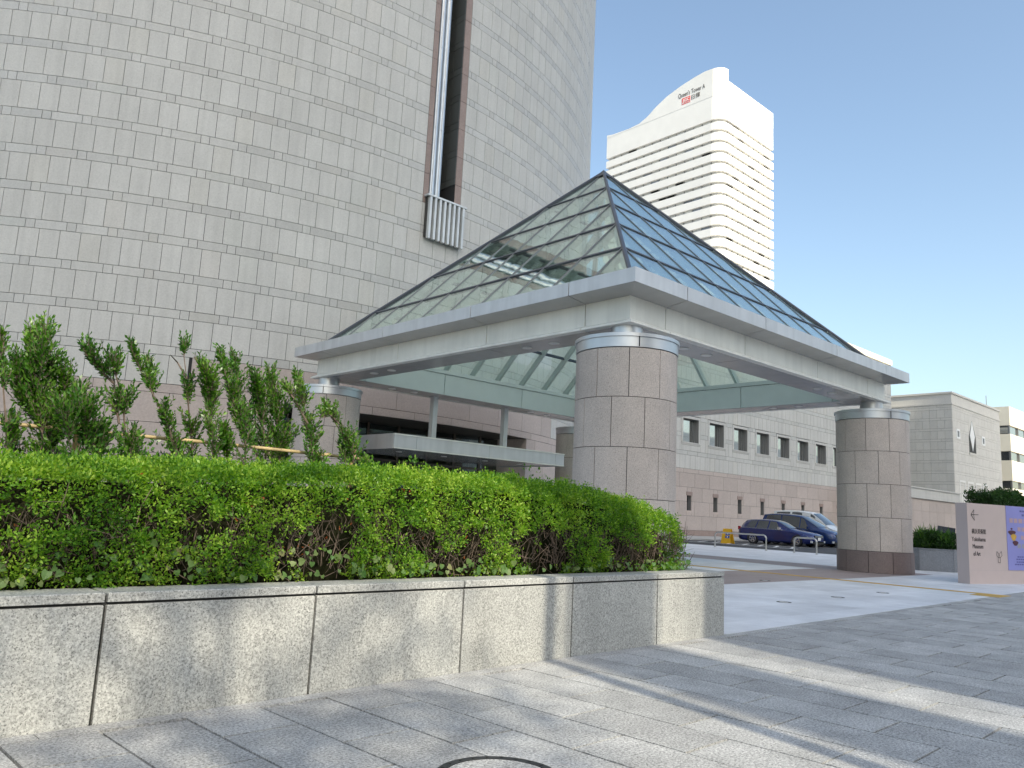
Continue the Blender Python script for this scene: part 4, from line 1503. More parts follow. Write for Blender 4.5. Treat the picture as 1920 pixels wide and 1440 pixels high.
for i, xx in enumerate((112.3, 115.4, 118.5, 121.4)):
    f = MB()
    for k2, (hw, z0, z1) in enumerate(((1.1, 4.6, 8.2), (.5, 5.0, 6.6))):
        for q in ((-hw, -hw + .22, z0, z1), (hw - .22, hw, z0, z1), (-hw + .22, hw - .22, z1 - .25, z1), (-hw + .22, hw - .22, z0, z0 + .2)):
            f.box(xx + q[0], xx + q[1], BYc - .05, BYc - .004, q[2], q[3])
    f.build('relief_frame', 'white_wall', blk)

# low annex between wing and block
ann = thing('low_annex', 'low pink stone annex with a pale parapet in front of the end block', 'annex', (90, 31, .2))
MB().box(78, 97.0, 31.0, 34.5, .2, 4.75).build('wall', 'pink_far', ann)
MB().box(77.6, 97.4, 30.8, 34.8, 4.75, 5.75).build('parapet', 'panel', ann)
MB().box(77.5, 97.5, 30.7, 34.9, 5.75, 5.87).build('coping', 'panel', ann)
for i in range(4):
    for j in range(9):
        MB().box(78.02 + j * 2.11 + .01, 78.02 + (j + 1) * 2.11 - .01, 30.95, 31.0, .2 + i * 1.1 + .01, .2 + (i + 1) * 1.1 - .01).build('stone', 'pink_far', ann)

# ================================================================== distant white tower
TX, TY, TZ = 228.3, 144.2, 161.0            # its near corner and top
tow = thing('white_office_tower', 'tall white office tower with ribbon windows and a sweeping curved crown', 'office tower', (TX + 15, TY + 25, 0))
TL_, TR_ = 53.0, 36.0                       # lengths of the two faces
RC = 4.2                                    # rounded corner


def plan(off):
    """outline of the tower, offset outwards, with rounded near corner"""
    pts = [(TX - off, TY + TL_ + off)]
    for k in range(7):
        a = R(180 + 90 * k / 6)
        pts.append((TX + RC + (RC + off) * math.cos(a), TY + RC + (RC + off) * math.sin(a)))
    pts += [(TX + TR_ + off, TY - off), (TX + TR_ + off, TY + TL_ + off)]
    return pts


FH = 3.95
ZW = 143.4                                  # head of the topmost windows
MB().prism(plan(-1.0)[::1], 0, ZW + 2).build('glazing', 'ribbon', tow)
k = 0
while k < 30:
    z1 = ZW - 1.25 - k * FH
    MB().prism(plan(0), z1 - 2.75, z1).build('spandrel', 'white_wall', tow)
    # broken up by wider wall pieces and dark panes in the ribbons
    k += 1
MB().prism(plan(0), 0, ZW - 1.25 - 30 * FH).build('lower_floors', 'white_wall', tow)
MB().prism(plan(-.02), ZW, ZW + 9.0).build('crown', 'white_wall', tow)
for k in range(18):
    z0 = ZW - (k + 1) * FH + 2.70 + .02
    z0 = ZW - 1.25 - k * FH + .02
    for i in range(13):
        y = TY + 4.6 + i * 3.75
        MB().box(TX + .7, TX + .98, y, y + .16, z0, z0 + 1.16).build('mullion', 'frame', tow)
    for i in range(9):
        x = TX + 4.8 + i * 3.6
        MB().box(x, x + .16, TY + .7, TY + .98, z0, z0 + 1.16).build('mullion', 'frame', tow)
    for i in range(7):
        y = TY + 4.6 + rnd.randrange(12) * 3.75 + .55
        MB().box(TX + .8, TX + .97, y, y + 3.1, z0, z0 + 1.16).build('blind', rnd.choice(['blind_pale', 'blind_pale', 'blind_pale', 'ribbon', 'ribbon_dark']), tow)
    for i in range(5):
        x = TX + 4.8 + rnd.randrange(8) * 3.6 + .55
        MB().box(x, x + 3.0, TY + .8, TY + .97, z0, z0 + 1.16).build('blind', rnd.choice(['blind_pale', 'blind_pale', 'ribbon', 'ribbon_dark']), tow)
# screen wall with the S-shaped top over the long face, and the plain one over the short face
prof = [(0.0, 163.0), (3.5, 163.2), (8, 162.6), (14, 161.4), (20, 159.6), (25, 157.2), (29, 154.6), (33, 153.0), (38, 152.6), (46, 152.9), (TL_, 153.4)]
top = [(TX, TY + RC * .9 + d, z) for d, z in prof]
sm = MB()                                   # strips, so that the concave outline stays clean
for (d0, z0), (d1, z1) in zip(prof, prof[1:]):
    y0, y1 = min(TY + RC * .9 + d0, TY + TL_), min(TY + RC * .9 + d1, TY + TL_)
    sm.add([(x, y, z) for x in (TX - .04, TX + 1.2) for y, z in ((y0, ZW + 8.9), (y1, ZW + 8.9), (y1, z1), (y0, z0))],
           [(0, 1, 2, 3), (7, 6, 5, 4), (3, 2, 6, 7), (0, 4, 5, 1)])
sm.build('curved_screen', 'white_wall', tow)
arc = []
for k in range(7):
    a = R(180 + 90 * k / 6)
    arc.append((TX + RC + RC * math.cos(a), TY + RC + RC * math.sin(a)))
arc_in = [(TX + RC + (RC - 1.2) * math.cos(R(180 + 90 * k / 6)), TY + RC + (RC - 1.2) * math.sin(R(180 + 90 * k / 6))) for k in range(7)]
MB().prism(arc + arc_in[::-1], ZW + 8.9, 163.0).build('crown_corner', 'white_wall', tow, smooth=40)
MB().box(TX + RC, TX + TR_, TY - .03, TY + 1.2, ZW + 8.95, 158.6).build('crown_wall', 'white_wall', tow)
ex = (0, -1, 0)
lettering("Queen's Tower A", 2.5, (TX - .10, TY + 18.6, 156.7), ex, (0, 0, 1), 'letter', tow, 11.6, .03)
MB().box(TX - .05, TX, TY + 11.6, TY + 16.2, 0, 0) if False else None
MB().box(TX - .10, TX - .045, TY + 13.3, TY + 17.0, 154.2, 156.1).build('red_badge', 'letter_red', tow)
lettering('JGC', 1.75, (TX - .14, TY + 16.7, 154.5), ex, (0, 0, 1), 'letter_white', tow, 3.1, .03)
MB().box(TX - .10, TX - .045, TY + 13.3, TY + 17.0, 153.6, 153.9).build('badge_line', 'letter_red', tow)
lettering('日揮', 2.1, (TX - .10, TY + 12.8, 154.3), ex, (0, 0, 1), 'letter', tow, 3.7, .02)

# cream building beyond on the far side
cb = thing('cream_office_block', 'sunlit cream office block with ribbon windows beyond the museum block', 'office block', (165, 60, 0))
QX, QY = 141.0, 37.0
levels = [0, 8.6, 9.9, 13.6, 14.9, 17.2, 18.5, 21.2]
MB().box(QX + .3, QX + 60, QY + .3, QY + 40, 0, 21.0).build('glazing', 'window_mirror', cb)
for a, b in ((0, 8.75), (9.95, 13.1), (14.55, 17.25), (18.6, 21.6)):
    MB().box(QX, QX + 60, QY, QY + 40, a, b).build('wall', 'cream', cb)
for a, b in ((8.75, 9.95), (13.1, 14.55), (17.25, 18.6)):
    for i in range(12):
        MB().box(QX + .1 + 4.5 * i, QX + .35 + 4.5 * i, QY + .1, QY + .35, a, b).build('mullion', 'frame', cb)
MB().tube([(QX + 3, QY + 4, 21.6), (QX + 3, QY + 4, 24)], .05, 5).build('mast', 'frame', cb)
MB().box(QX + 7, QX + 10, QY + 4, QY + 6, 21.6, 22.4).build('roof_plant', 'louvre', cb)
rt = thing('round_topped_tower', 'pale round-topped tower rising over the cream office block', 'tower', (230, 62, 0))
MB().lathe(232, 45, [(9, 0), (9, 30), (8.6, 34), (7.4, 38), (5, 41), (2, 42.4), (0, 42.6)], 32).build('shaft', 'cream', rt, smooth=40)
MB().lathe(232, 45, [(9.1, 28.4), (9.1, 29.2)], 32).build('window_band', 'ribbon', rt)

# ================================================================== right-hand bed, sign
bed = thing('raised_bed', 'raised bed edged with dark grey granite blocks beside the stone column', 'planter', (31, 10, 0))
path = [(38.0, 13.6), (35.2, 12.9), (32.6, 12.2), (30.6, 11.7), (30.35, 11.0), (30.75, 10.0), (31.9, 9.2), (33.3, 8.75), (34.7, 8.4), (36.1, 8.1), (37.5, 7.8)]
for (x0, y0), (x1, y1) in zip(path, path[1:]):
    d = Vector((x1 - x0, y1 - y0)).normalized(); n = Vector((-d.y, d.x))
    p, q = Vector((x0, y0)) + d * .006, Vector((x1, y1)) - d * .006
    MB().prism([tuple(p), tuple(q), tuple(q + n * .25), tuple(p + n * .25)], -.02, .735).build('block', 'granite_dark', bed)
    MB().prism([tuple(p - n * .006), tuple(q - n * .006), tuple(q + n * .27), tuple(p + n * .27)], .742, .80).build('capstone', 'granite_dark', bed)
MB().prism([(38, 13.4), (32.7, 12.0), (30.8, 11.5), (30.6, 11.0), (30.95, 10.2), (32.0, 9.45), (37.5, 8.1), (40, 13)], 0, .7).build('soil_bed', 'soil', bed)
rs = np.random.RandomState(21)
cen = []; nor = []
for i in range(3800):
    t = 2 + rs.rand() * 6.9
    k = int(t); (x0, y0), (x1, y1) = path[k], path[k + 1]
    p = Vector((x0, y0)).lerp(Vector((x1, y1)), t - k); d = Vector((x1 - x0, y1 - y0)).normalized(); n = Vector((-d.y, d.x))
    o = .3 + rs.rand() * 1.0
    p = p + n * o
    z = .75 + rs.rand() * (.55 + .12 * nz(p.x * 1.5, p.y * 1.5, 2) - .25 * (o < .45))
    cen.append((p.x, p.y, z)); nor.append((-n.x * .6, -n.y * .6, .7))
lh = thing('low_bed_planting', 'dark low planting with grassy blades behind the dark granite edge', 'planting', (31.5, 10.6, .7))
leaf_cloud('foliage', np.array(cen), np.array(nor), .085, .4, 4, .09, 'dark_leaf', lh, 22)
leaf_cloud('grass_blades', np.array(cen[:500]), np.tile(np.array([[-.2, -.2, 1.]]), (500, 1)), .30, .06, 3, .05, 'shrub_leaf', lh, 23, up=1.0)
cen = []; nor = []
for i in range(4200):
    x = rs.uniform(31.5, 38.5); y = 9.1 - .16 * (x - 31) + rs.uniform(-.1, 1.0)
    zt = 2.85 + .30 * nz(x * 1.6, y * 1.2, 0) + .18 * nz(x * 4, y * 4, 3) - (.5 if x < 31.8 else 0) - .10 * max(0, x - 33)
    z = zt - abs(rs.normal()) * .35
    if z < 1.2: continue
    cen.append((x, y, z)); nor.append((-.3, -.5, .6))
sb = thing('rounded_bush', 'dense dark green bush rising behind the pink museum sign', 'bush', (34, 9.8, .7))
leaf_cloud('foliage', np.array(cen), np.array(nor), .10, .48, 5, .10, 'dark_leaf', sb, 24)
cen = np.array([(rs.uniform(31.8, 38), 9.0 + rs.uniform(0, .7), 3.0) for i in range(26)])
tips = np.repeat(cen, 9, 0) + np.tile(np.linspace(-.25, .28, 9)[:, None] * np.array([[.15, 0, 1.]]), (26, 1)) - np.repeat(np.array([[0, 0, .12]]) * (cen[:, :1] - 31), 9, 0)
leaf_cloud('shoots', tips, np.tile(np.array([[0, 0, 1.]]), (len(tips), 1)), .08, .4, 3, .05, 'dark_leaf', sb, 26)
mb = MB()
for i in range(24):
    x = rs.uniform(31.8, 38); y = 9.3 - .16 * (x - 31) + rs.uniform(0, .7)
    mb.tube([(x, y, .6), (x + rs.normal() * .1, y, 1.4), (x + rs.normal() * .25, y, 2.2)], [.03, .02, .008], 5)
mb.build('stems', 'bark', sb, kind='stuff')
fl = thing('tilted_floodlight', 'dark flat floodlight tilted up out of the bed planting', 'floodlight', (32.5, 10.8, .7))
MB().slab([(32.1, 11.0, 1.32), (32.35, 10.45, 1.24), (32.65, 10.52, 1.56), (32.4, 11.05, 1.64)], (.05, .02, -.04)).build('housing', 'iron', fl)
MB().tube([(32.45, 10.85, .65), (32.40, 10.80, 1.42)], .025, 8).build('post', 'rail', fl)

# museum sign
SO = Vector((24.889, 7.702, 0)); SD = Vector((0.970, -0.243, 0)).normalized(); SN = Vector((SD.y, -SD.x, 0))   # face normal to the camera
sg = thing('museum_sign', 'broad pink museum sign wall with dark lettering and a violet poster', 'sign', tuple(SO))
SNB = -SN * .34


def sp(s, z, o=0.0):
    return SO + SD * s + Vector((0, 0, z)) + SN * o


MB().slab([sp(0, 0), sp(4.4, 0), sp(4.4, 2.26), sp(0, 2.24)], SNB).build('body', 'sign_pink', sg)
MB().slab([sp(-.003, 0) + SNB * .02, sp(-.003, 2.238) + SNB * .02, sp(-.003, 2.238) + SNB * .98, sp(-.003, 0) + SNB * .98], SD * .002).build('side_face', 'sign_side', sg)
MB().slab([sp(0, .376, .001), sp(4.4, .376, .001), sp(4.4, .381, .001), sp(0, .381, .001)], SN * .001).build('joint_line', 'sign_side', sg)
ps = MB().slab([sp(1.888, .39, .004), sp(4.3, .39, .004), sp(4.3, 2.252, .004), sp(1.888, 2.246, .004)], SN * .008).build('poster', 'poster', sg)
ez = (0, 0, 1)


def stroke(pts, w, m, parent, o=.006):
    for a, b in zip(pts, pts[1:]):
        a3, b3 = sp(a[0], a[1], o), sp(b[0], b[1], o)
        d = (b3 - a3).normalized(); n = d.cross(SN).normalized() * (w / 2)
        MB().slab([a3 - n, b3 - n, b3 + n, a3 + n], SN * .002).build('line', m, parent)


stroke([(.17, 1.918), (.525, 1.925)], .018, 'ink', sg)
stroke([(.315, 2.06), (.165, 1.918), (.33, 1.76)], .018, 'ink', sg)
stroke([(.315, 2.06), (.30, 1.93), (.33, 1.76)], .014, 'ink', sg)
for body, s, z, size, w in (('横浜美術館', .175, 1.40, .155, .68), ('Yokohama', .165, 1.18, .175, .66), ('Museum', .195, .98, .175, .50), ('of Art', .215, .775, .175, .33)):
    lettering(body, size, sp(s, z, .003), SD, ez, 'ink', sg, w)
stroke([(1.40, .60), (1.50, .60), (1.50, .74), (1.40, .74), (1.40, .60)], .012, 'ink', sg)
stroke([(1.40, .74), (1.33, .80), (1.345, .92), (1.45, .83), (1.40, .74)], .010, 'ink', sg)
stroke([(1.50, .74), (1.60, .80), (1.575, .92), (1.45, .83), (1.50, .74)], .010, 'ink', sg)
# poster print: blurred lines of type in orange and navy, a dark and gold ornament
stroke([(2.15, 1.49), (4.1, 1.49)], .50, 'poster_grey', ps, .013) if False else None
def words(z, h, s0, s1, m, step):
    s = s0
    while s < s1:
        w = step * rnd.uniform(.5, 1.1)
        MB().slab([sp(s, z, .0135), sp(min(s + w, s1), z, .0135), sp(min(s + w, s1), z + h, .0135), sp(s, z + h, .0135)], SN * .0015).build('print_mark', m, ps)
        s += w + step * .28
words(2.09, .05, 2.6, 3.6, 'poster_navy', .09)
words(1.97, .06, 2.7, 3.5, 'poster_navy', .09)
words(1.76, .13, 2.05, 4.1, 'poster_orange', .22)
words(1.52, .12, 2.45, 4.1, 'poster_orange', .22)
words(1.28, .12, 2.6, 4.1, 'poster_orange', .24)
words(1.03, .12, 2.4, 4.1, 'poster_grey', .26)
for z in (.76, .69, .61, .54):
    words(z, .035, 2.1 + rnd.uniform(0, .3), 4.0, 'poster_navy', .10)
def blob(s, z, w, h, m):
    MB().slab([sp(s + w / 2 * math.cos(a) * (1 + .2 * math.sin(3 * a)), z + h / 2 * math.sin(a), .0165) for a in [2 * math.pi * k / 14 for k in range(14)]], SN * .0015).build('ornament', m, ps)
blob(2.14, 1.47, .38, .14, 'poster_dark'); blob(2.13, 1.58, .10, .06, 'poster_dark')
blob(2.22, 1.34, .28, .20, 'poster_gold'); blob(2.30, 1.17, .28, .15, 'poster_dark')

# ================================================================== hoop rails, board and cars
def hoop(x, y0, y1, z, h, lab):
    t = thing('hoop_rail', lab, 'barrier rail', (x, (y0 + y1) / 2, z), 'hoop rails at the edge of the car park')
    r = .17
    pts = [(x, y0, z - .02), (x, y0, z + h - r)]
    for k in range(1, 7):
        a = R(90 * k / 6); pts.append((x, y0 + r - r * math.cos(a), z + h - r + r * math.sin(a)))
    for k in range(7):
        a = R(90 * k / 6); pts.append((x, y1 - r + r * math.sin(a), z + h - r + r * math.cos(a)))
    pts.append((x, y1, z - .02))
    MB().tube(pts, .036, 12).build('hoop', 'rail', t, smooth=50)
    for y in (y0, y1):
        MB().lathe(x, y, [(.075, z - .01), (.075, z + .012), (.036, z + .014)], 16).build('foot_plate', 'rail', t)
    return t


hz = gz(36.0)
hoop(36.0, 17.55, 18.65, hz, .72, 'short steel hoop rail in front of the nose of the blue estate car')
hoop(35.9, 20.05, 22.9, hz, .74, 'long steel hoop rail beside the yellow board')
t = hoop(36.2, 25.2, 28.0, hz, .74, 'steel hoop rail with a lower crossbar, half hidden by the hedge')
MB().tube([(36.2, 25.2, hz + .38), (36.2, 28.0, hz + .38)], .022, 10).build('crossbar', 'rail', t)

ab = thing('accessible_bay_board', 'yellow folding board with blue wheelchair panels standing by the estate car', 'board', (41.0, 25.3, .19))
for s in (-1, 1):
    MB().slab([(41.0 + s * .24, 25.02, .18), (41.0 + s * .24, 25.62, .18), (41.0 + s * .05, 25.56, 1.02), (41.0 + s * .05, 25.08, 1.02)], (s * .03, 0, 0)).build('panel', 'board_yellow', ab)
for z0, z1 in ((.66, .80), (.48, .62)):
    def bp_(yy, z):
        k = (z - .18) / .84
        return (41.0 - (.24 - .19 * k) - .036, yy, z)
    MB().slab([bp_(25.08, z0), bp_(25.36, z0), bp_(25.36, z1), bp_(25.08, z1)], (-.006, 0, 0)).build('blue_panel', 'board_blue', ab)
    c = ((z0 + z1) / 2)
    MB().slab([bp_(25.19, c - .03), bp_(25.25, c - .03), bp_(25.25, c + .045), bp_(25.19, c + .045)], (-.010, 0, 0)).build('wheelchair_mark', 'letter_white', ab)


def car(name, lab, xn, yf, L, Wd, stations, paint, belt, wheels, wr, roofglass, spec):
    """nose towards -Y at yf; xn = x of the near flank. stations: (d from the nose, z_bottom, z_shoulder, z_top, half width at shoulder, half width at top)"""
    zg = .185
    xc = xn + Wd / 2
    t = thing(name, lab, 'car', (xc, yf + L / 2, zg), 'cars in the parking bays')
    ring = 10
    mb = MB()
    def sect(st):
        d, zb, zs, zt, ws, wt = st
        y = yf + d
        zm = (zb + zs) / 2
        half = [(ws * .90, zb), (ws * .985, zb + .08), (ws, zm), (ws * .985, zs - .03), (ws * .955, zs), ((ws * .9 + wt) / 2 if zt - zs > .15 else wt, zs + (zt - zs) * .5), (wt, zt - .04), (wt * .86, zt), (0, zt + .025)]
        pts = [(xc - x, y, zg + z) for x, z in half] + [(xc + x, y, zg + z) for x, z in half[-2::-1]]
        return pts
    secs = [sect(s) for s in stations]
    k = len(secs[0])
    for s_ in secs:
        mb.v += s_
    for i in range(len(secs) - 1):
        for j in range(k - 1):
            mb.f.append((i * k + j, i * k + j + 1, (i + 1) * k + j + 1, (i + 1) * k + j))
        mb.f.append((i * k + k - 1, i * k, (i + 1) * k, (i + 1) * k + k - 1))
    mb.f.append(tuple(range(k))); e = (len(secs) - 1) * k
    mb.f.append(tuple(e + j for j in range(k - 1, -1, -1)))
    body = mb.build('body', paint, t, smooth=38)

    def surf(d, f, sgn=-1, off=.006):
        """point on the flank between shoulder (f=0) and top (f=1) at distance d"""
        for a, b in zip(stations, stations[1:]):
            if a[0] <= d <= b[0]:
                w = (d - a[0]) / (b[0] - a[0]); st = [p + (q - p) * w for p, q in zip(a, b)]; break
        d, zb, zs, zt, ws, wt = st
        z = zs + (zt - .04 - zs) * f
        xm = (ws * .9 + wt) / 2 if zt - zs > .15 else wt
        zmid = zs + (zt - zs) * .5
        if z < zmid:
            q = (z - zs) / max(1e-3, zmid - zs); x = ws * .955 + (xm - ws * .955) * q
        else:
            q = (z - zmid) / max(1e-3, zt - .04 - zmid); x = xm + (wt - xm) * q
        return Vector((xc + sgn * (x + off), yf + d, zg + z))
    for sgn in (-1, 1):
        for w in spec['windows']:
            n = 6
            lo = [surf(w[0][0] + (w[1][0] - w[0][0]) * i / n, .06, sgn) for i in range(n + 1)]
            hi = [surf(w[3][0] + (w[2][0] - w[3][0]) * i / n, .94 if True else 1, sgn) for i in range(n + 1)]
            mid = [surf((w[0][0] + w[3][0]) / 2 + ((w[1][0] + w[2][0]) / 2 - (w[0][0] + w[3][0]) / 2) * i / n, .5, sgn) for i in range(n + 1)]
            m2 = MB(); m2.v = [tuple(p) for p in lo + mid + hi]
            for r_ in range(2):
                for i in range(n):
                    q = (r_ * (n + 1) + i, r_ * (n + 1) + i + 1, (r_ + 1) * (n + 1) + i + 1, (r_ + 1) * (n + 1) + i)
                    m2.f.append(q if sgn > 0 else q[::-1])
            m2.build('side_window', 'window', body)
        if spec.get('chrome'):
            a, b = spec['chrome']
            MB().tube([surf(a + (b - a) * i / 10, .01, sgn, .008) for i in range(11)], .011, 4).build('chrome_strip', 'rim', body)
    # windscreen and rear window laid over the loft
    for nm, (d0, d1) in (('windscreen', spec['screen']), ('rear_window', spec['rear'])):
        n = 5; m2 = MB()
        for i in range(n + 1):
            d = d0 + (d1 - d0) * i / n
            for a, b in zip(stations, stations[1:]):
                if a[0] <= d <= b[0]:
                    w = (d - a[0]) / (b[0] - a[0]); st = [p + (q - p) * w for p, q in zip(a, b)]; break
            zt, wt = st[3], st[5]
            off = .008
            yo = -off if nm == 'windscreen' else off
            for x, z in ((-wt * .97, zt - .028), (-wt * .80, zt + .006), (0, zt + .028), (wt * .80, zt + .006), (wt * .97, zt - .028)):
                m2.v.append((xc + x, yf + d + yo, zg + z + off))
        for i in range(n):
            for j in range(4):
                m2.f.append((i * 5 + j, i * 5 + j + 1, i * 5 + 6 + j, i * 5 + 5 + j))
        m2.build(nm, 'window', body, smooth=60)
    # wheels
    for d in wheels:
        for sgn in (-1, 1):
            x = xc + sgn * (Wd / 2 - .10); y = yf + d
            ax = Vector((sgn, 0, 0))
            tb = MB(); n = 28
            prof = [(.62, .10), (.70, .115), (.97, .115), (1.0, .08), (1.0, -.10), (.62, -.10)]
            for r_, o in prof:
                for kk in range(n):
                    a = 2 * math.pi * kk / n
                    tb.v.append((x + sgn * o, y + wr * r_ * math.cos(a), zg + wr + wr * r_ * math.sin(a)))
            for i in range(len(prof)):
                i2 = (i + 1) % len(prof)
                for kk in range(n):
                    tb.f.append((i * n + kk, i * n + (kk + 1) % n, i2 * n + (kk + 1) % n, i2 * n + kk))
            wo = tb.build('wheel', 'tyre', t, smooth=40)
            rb = MB()
            for kk in range(n):
                a = 2 * math.pi * kk / n; a2 = 2 * math.pi * (kk + 1) / n
                q = [(x + sgn * .112, y + wr * r_ * math.cos(b), zg + wr + wr * r_ * math.sin(b)) for r_, b in ((.60, a), (.68, a), (.68, a2), (.60, a2))]
                rb.add(q, [(0, 1, 2, 3)])
            for kk in range(5):
                a = 2 * math.pi * kk / 5 + .3
                for da in (-.16, .16):
                    c1, s1 = math.cos(a + da * .3), math.sin(a + da * .3); c2, s2 = math.cos(a + da * 1.4), math.sin(a + da * 1.4)
                    wv = Vector((0, -s1, c1)) * wr * .05
                    p1 = Vector((x + sgn * .095, y + wr * .08 * c1, zg + wr + wr * .08 * s1)); p2 = Vector((x + sgn * .112, y + wr * .64 * c2, zg + wr + wr * .64 * s2))
                    rb.slab([p1 - wv, p2 - wv, p2 + wv, p1 + wv], (sgn * .01, 0, 0))
            rb.build('rim', 'rim', wo)
            ws_ = MB(); ws_.v = [(x + sgn * .06, y + wr * .62 * math.cos(2 * math.pi * kk / 20), zg + wr + wr * .62 * math.sin(2 * math.pi * kk / 20)) for kk in range(20)]
            ws_.f = [tuple(range(20))]; ws_.build('brake_disc', 'black', wo)
            # arch lip
            al = MB()
            for kk in range(13):
                a = R(-12 + 204 * kk / 12)
                xx = xc + sgn * (Wd / 2 - .012)
                al.v += [(xx, y + wr * 1.02 * math.cos(a), zg + wr + wr * 1.02 * math.sin(a)), (xx, y + wr * 1.16 * math.cos(a), zg + wr + wr * 1.16 * math.sin(a))]
            for kk in range(12):
                al.f.append((2 * kk, 2 * kk + 1, 2 * kk + 3, 2 * kk + 2))
            al.build('wheel_arch', 'black', body)
    for sgn in (-1, 1):
        h0, h1, zh0, zh1, xi = spec['lamp']
        x1_ = Wd / 2 - .05; x0_ = xi
        MB().add([(xc + sgn * x0_, yf + h0 - .012, zg + zh0), (xc + sgn * x1_, yf + h0 + .22, zg + zh0 + .02), (xc + sgn * (x1_ + .0), yf + h1, zg + zh1), (xc + sgn * x0_, yf + h0 + .05, zg + zh1 - .03)], [(0, 1, 2, 3)]).build('headlight', 'lamp', body)
        MB().box(xc + sgn * (Wd / 2 - .16) - .09, xc + sgn * (Wd / 2 - .16) + .09, yf + .03, yf + .10, zg + .26, zg + .38).build('fog_lamp', 'lamp', body)
        m_ = surf(spec['mirror'], .12, sgn, .0)
        MB().box(m_.x + sgn * .02, m_.x + sgn * .22, m_.y - .05, m_.y + .07, m_.z - .02, m_.z + .13).build('mirror', spec['mirror_mat'], body)
        ty = yf + L
        MB().box(xc + sgn * (Wd / 2 - .24) - .10, xc + sgn * (Wd / 2 - .24) + .10, ty - .06, ty + .012, zg + .80, zg + 1.02).build('tail_light', 'tail', body)
        for dd in spec['doors']:
            p = [surf(dd, 0, sgn, .004), Vector((xc + sgn * (Wd / 2 + .003), yf + dd, zg + .28))]
            MB().tube(p, .005, 4).build('door_seam', 'black', body)
            MB().box(xc + sgn * (Wd / 2 - .01) - .02, xc + sgn * (Wd / 2 - .01) + .03, yf + dd - .30, yf + dd - .10, zg + belt - .16, zg + belt - .12).build('door_handle', spec['handle'], body)
    MB().box(xc - .50, xc + .50, yf - .012, yf + .10, zg + spec['grille'][0], zg + spec['grille'][1]).build('grille', 'black', body)
    for kk in range(3):
        z = spec['grille'][0] + (spec['grille'][1] - spec['grille'][0]) * (kk + .5) / 3
        MB().box(xc - .48, xc + .48, yf - .022, yf - .012, zg + z - .012, zg + z + .012).build('grille_bar', 'rim', body)
    MB().lathe(xc, 0, [(0, 0)], 3) if False else None
    MB().tube([(xc, yf - .03, zg + (spec['grille'][0] + spec['grille'][1]) / 2), (xc, yf - .012, zg + (spec['grille'][0] + spec['grille'][1]) / 2)], .06, 14).build('badge', 'rim', body)
    MB().box(xc - .165, xc + .165, yf - .03, yf - .014, zg + spec['plate'], zg + spec['plate'] + .165).build('number_plate', 'plate', body)
    MB().box(xc - .62, xc + .62, yf + .0, yf + .12, zg + .20, zg + .34).build('air_intake', 'black', body)
    return t


car('estate_car', 'dark blue estate car with bright five-spoke wheels and chrome window strip', 44.0, 21.75, 4.78, 1.83,
    [(0, .30, .55, .60, .55, .45), (.06, .22, .62, .70, .72, .60), (.25, .19, .68, .78, .83, .68), (.6, .18, .76, .86, .90, .72), (1.05, .18, .84, .93, .915, .74), (1.35, .18, .88, .98, .915, .74),
     (1.75, .18, .90, 1.18, .915, .70), (2.15, .18, .905, 1.38, .915, .64), (2.5, .18, .91, 1.455, .915, .62), (3.2, .18, .925, 1.485, .915, .62), (3.9, .18, .945, 1.455, .905, .60), (4.3, .19, .955, 1.40, .89, .58), (4.55, .21, .95, 1.20, .86, .56), (4.72, .25, .85, .98, .80, .55), (4.78, .32, .75, .82, .74, .5)],
    'car_blue', .92, (.92, 3.72), .325, None,
    dict(windows=[[(1.95, 0), (2.72, 0), (2.68, 1), (2.28, 1)], [(2.80, 0), (3.52, 0), (3.45, 1), (2.76, 1)], [(3.60, 0), (4.22, 0), (4.02, 1), (3.53, 1)]], screen=(1.42, 2.40), rear=(4.32, 4.68),
         chrome=(1.75, 4.35), lamp=(.04, .55, .60, .74, .42), mirror=1.95, mirror_mat='rim', doors=(2.76, 3.56), handle='car_blue', grille=(.56, .68), plate=.40))
car('minivan', 'dark blue minivan with a sloping nose and pale headlights, taller than the estate', 46.7, 21.75, 4.85, 1.80,
    [(0, .32, .62, .70, .60, .5), (.06, .24, .72, .82, .74, .62), (.25, .21, .82, .93, .84, .70), (.65, .2, .92, 1.04, .895, .74), (.95, .2, .98, 1.14, .90, .76), (1.35, .2, 1.0, 1.40, .90, .74), (1.75, .2, 1.01, 1.62, .90, .71), (2.1, .2, 1.02, 1.81, .90, .70), (3.0, .2, 1.03, 1.90, .90, .70), (4.0, .2, 1.05, 1.90, .895, .70), (4.55, .22, 1.06, 1.84, .88, .69), (4.78, .26, 1.02, 1.35, .84, .66), (4.85, .34, .85, .98, .78, .6)],
    'car_navy', 1.03, (.88, 3.72), .32, None,
    dict(windows=[[(1.50, 0), (2.10, 0), (2.06, 1), (1.86, 1)], [(2.18, 0), (3.35, 0), (3.30, 1), (2.14, 1)], [(3.43, 0), (4.5, 0), (4.35, 1), (3.38, 1)]], screen=(1.0, 2.0), rear=(4.57, 4.77),
         lamp=(.04, .62, .68, .90, .40), mirror=1.5, mirror_mat='car_navy', doors=(2.14, 3.39), handle='car_navy', grille=(.62, .78), plate=.42))
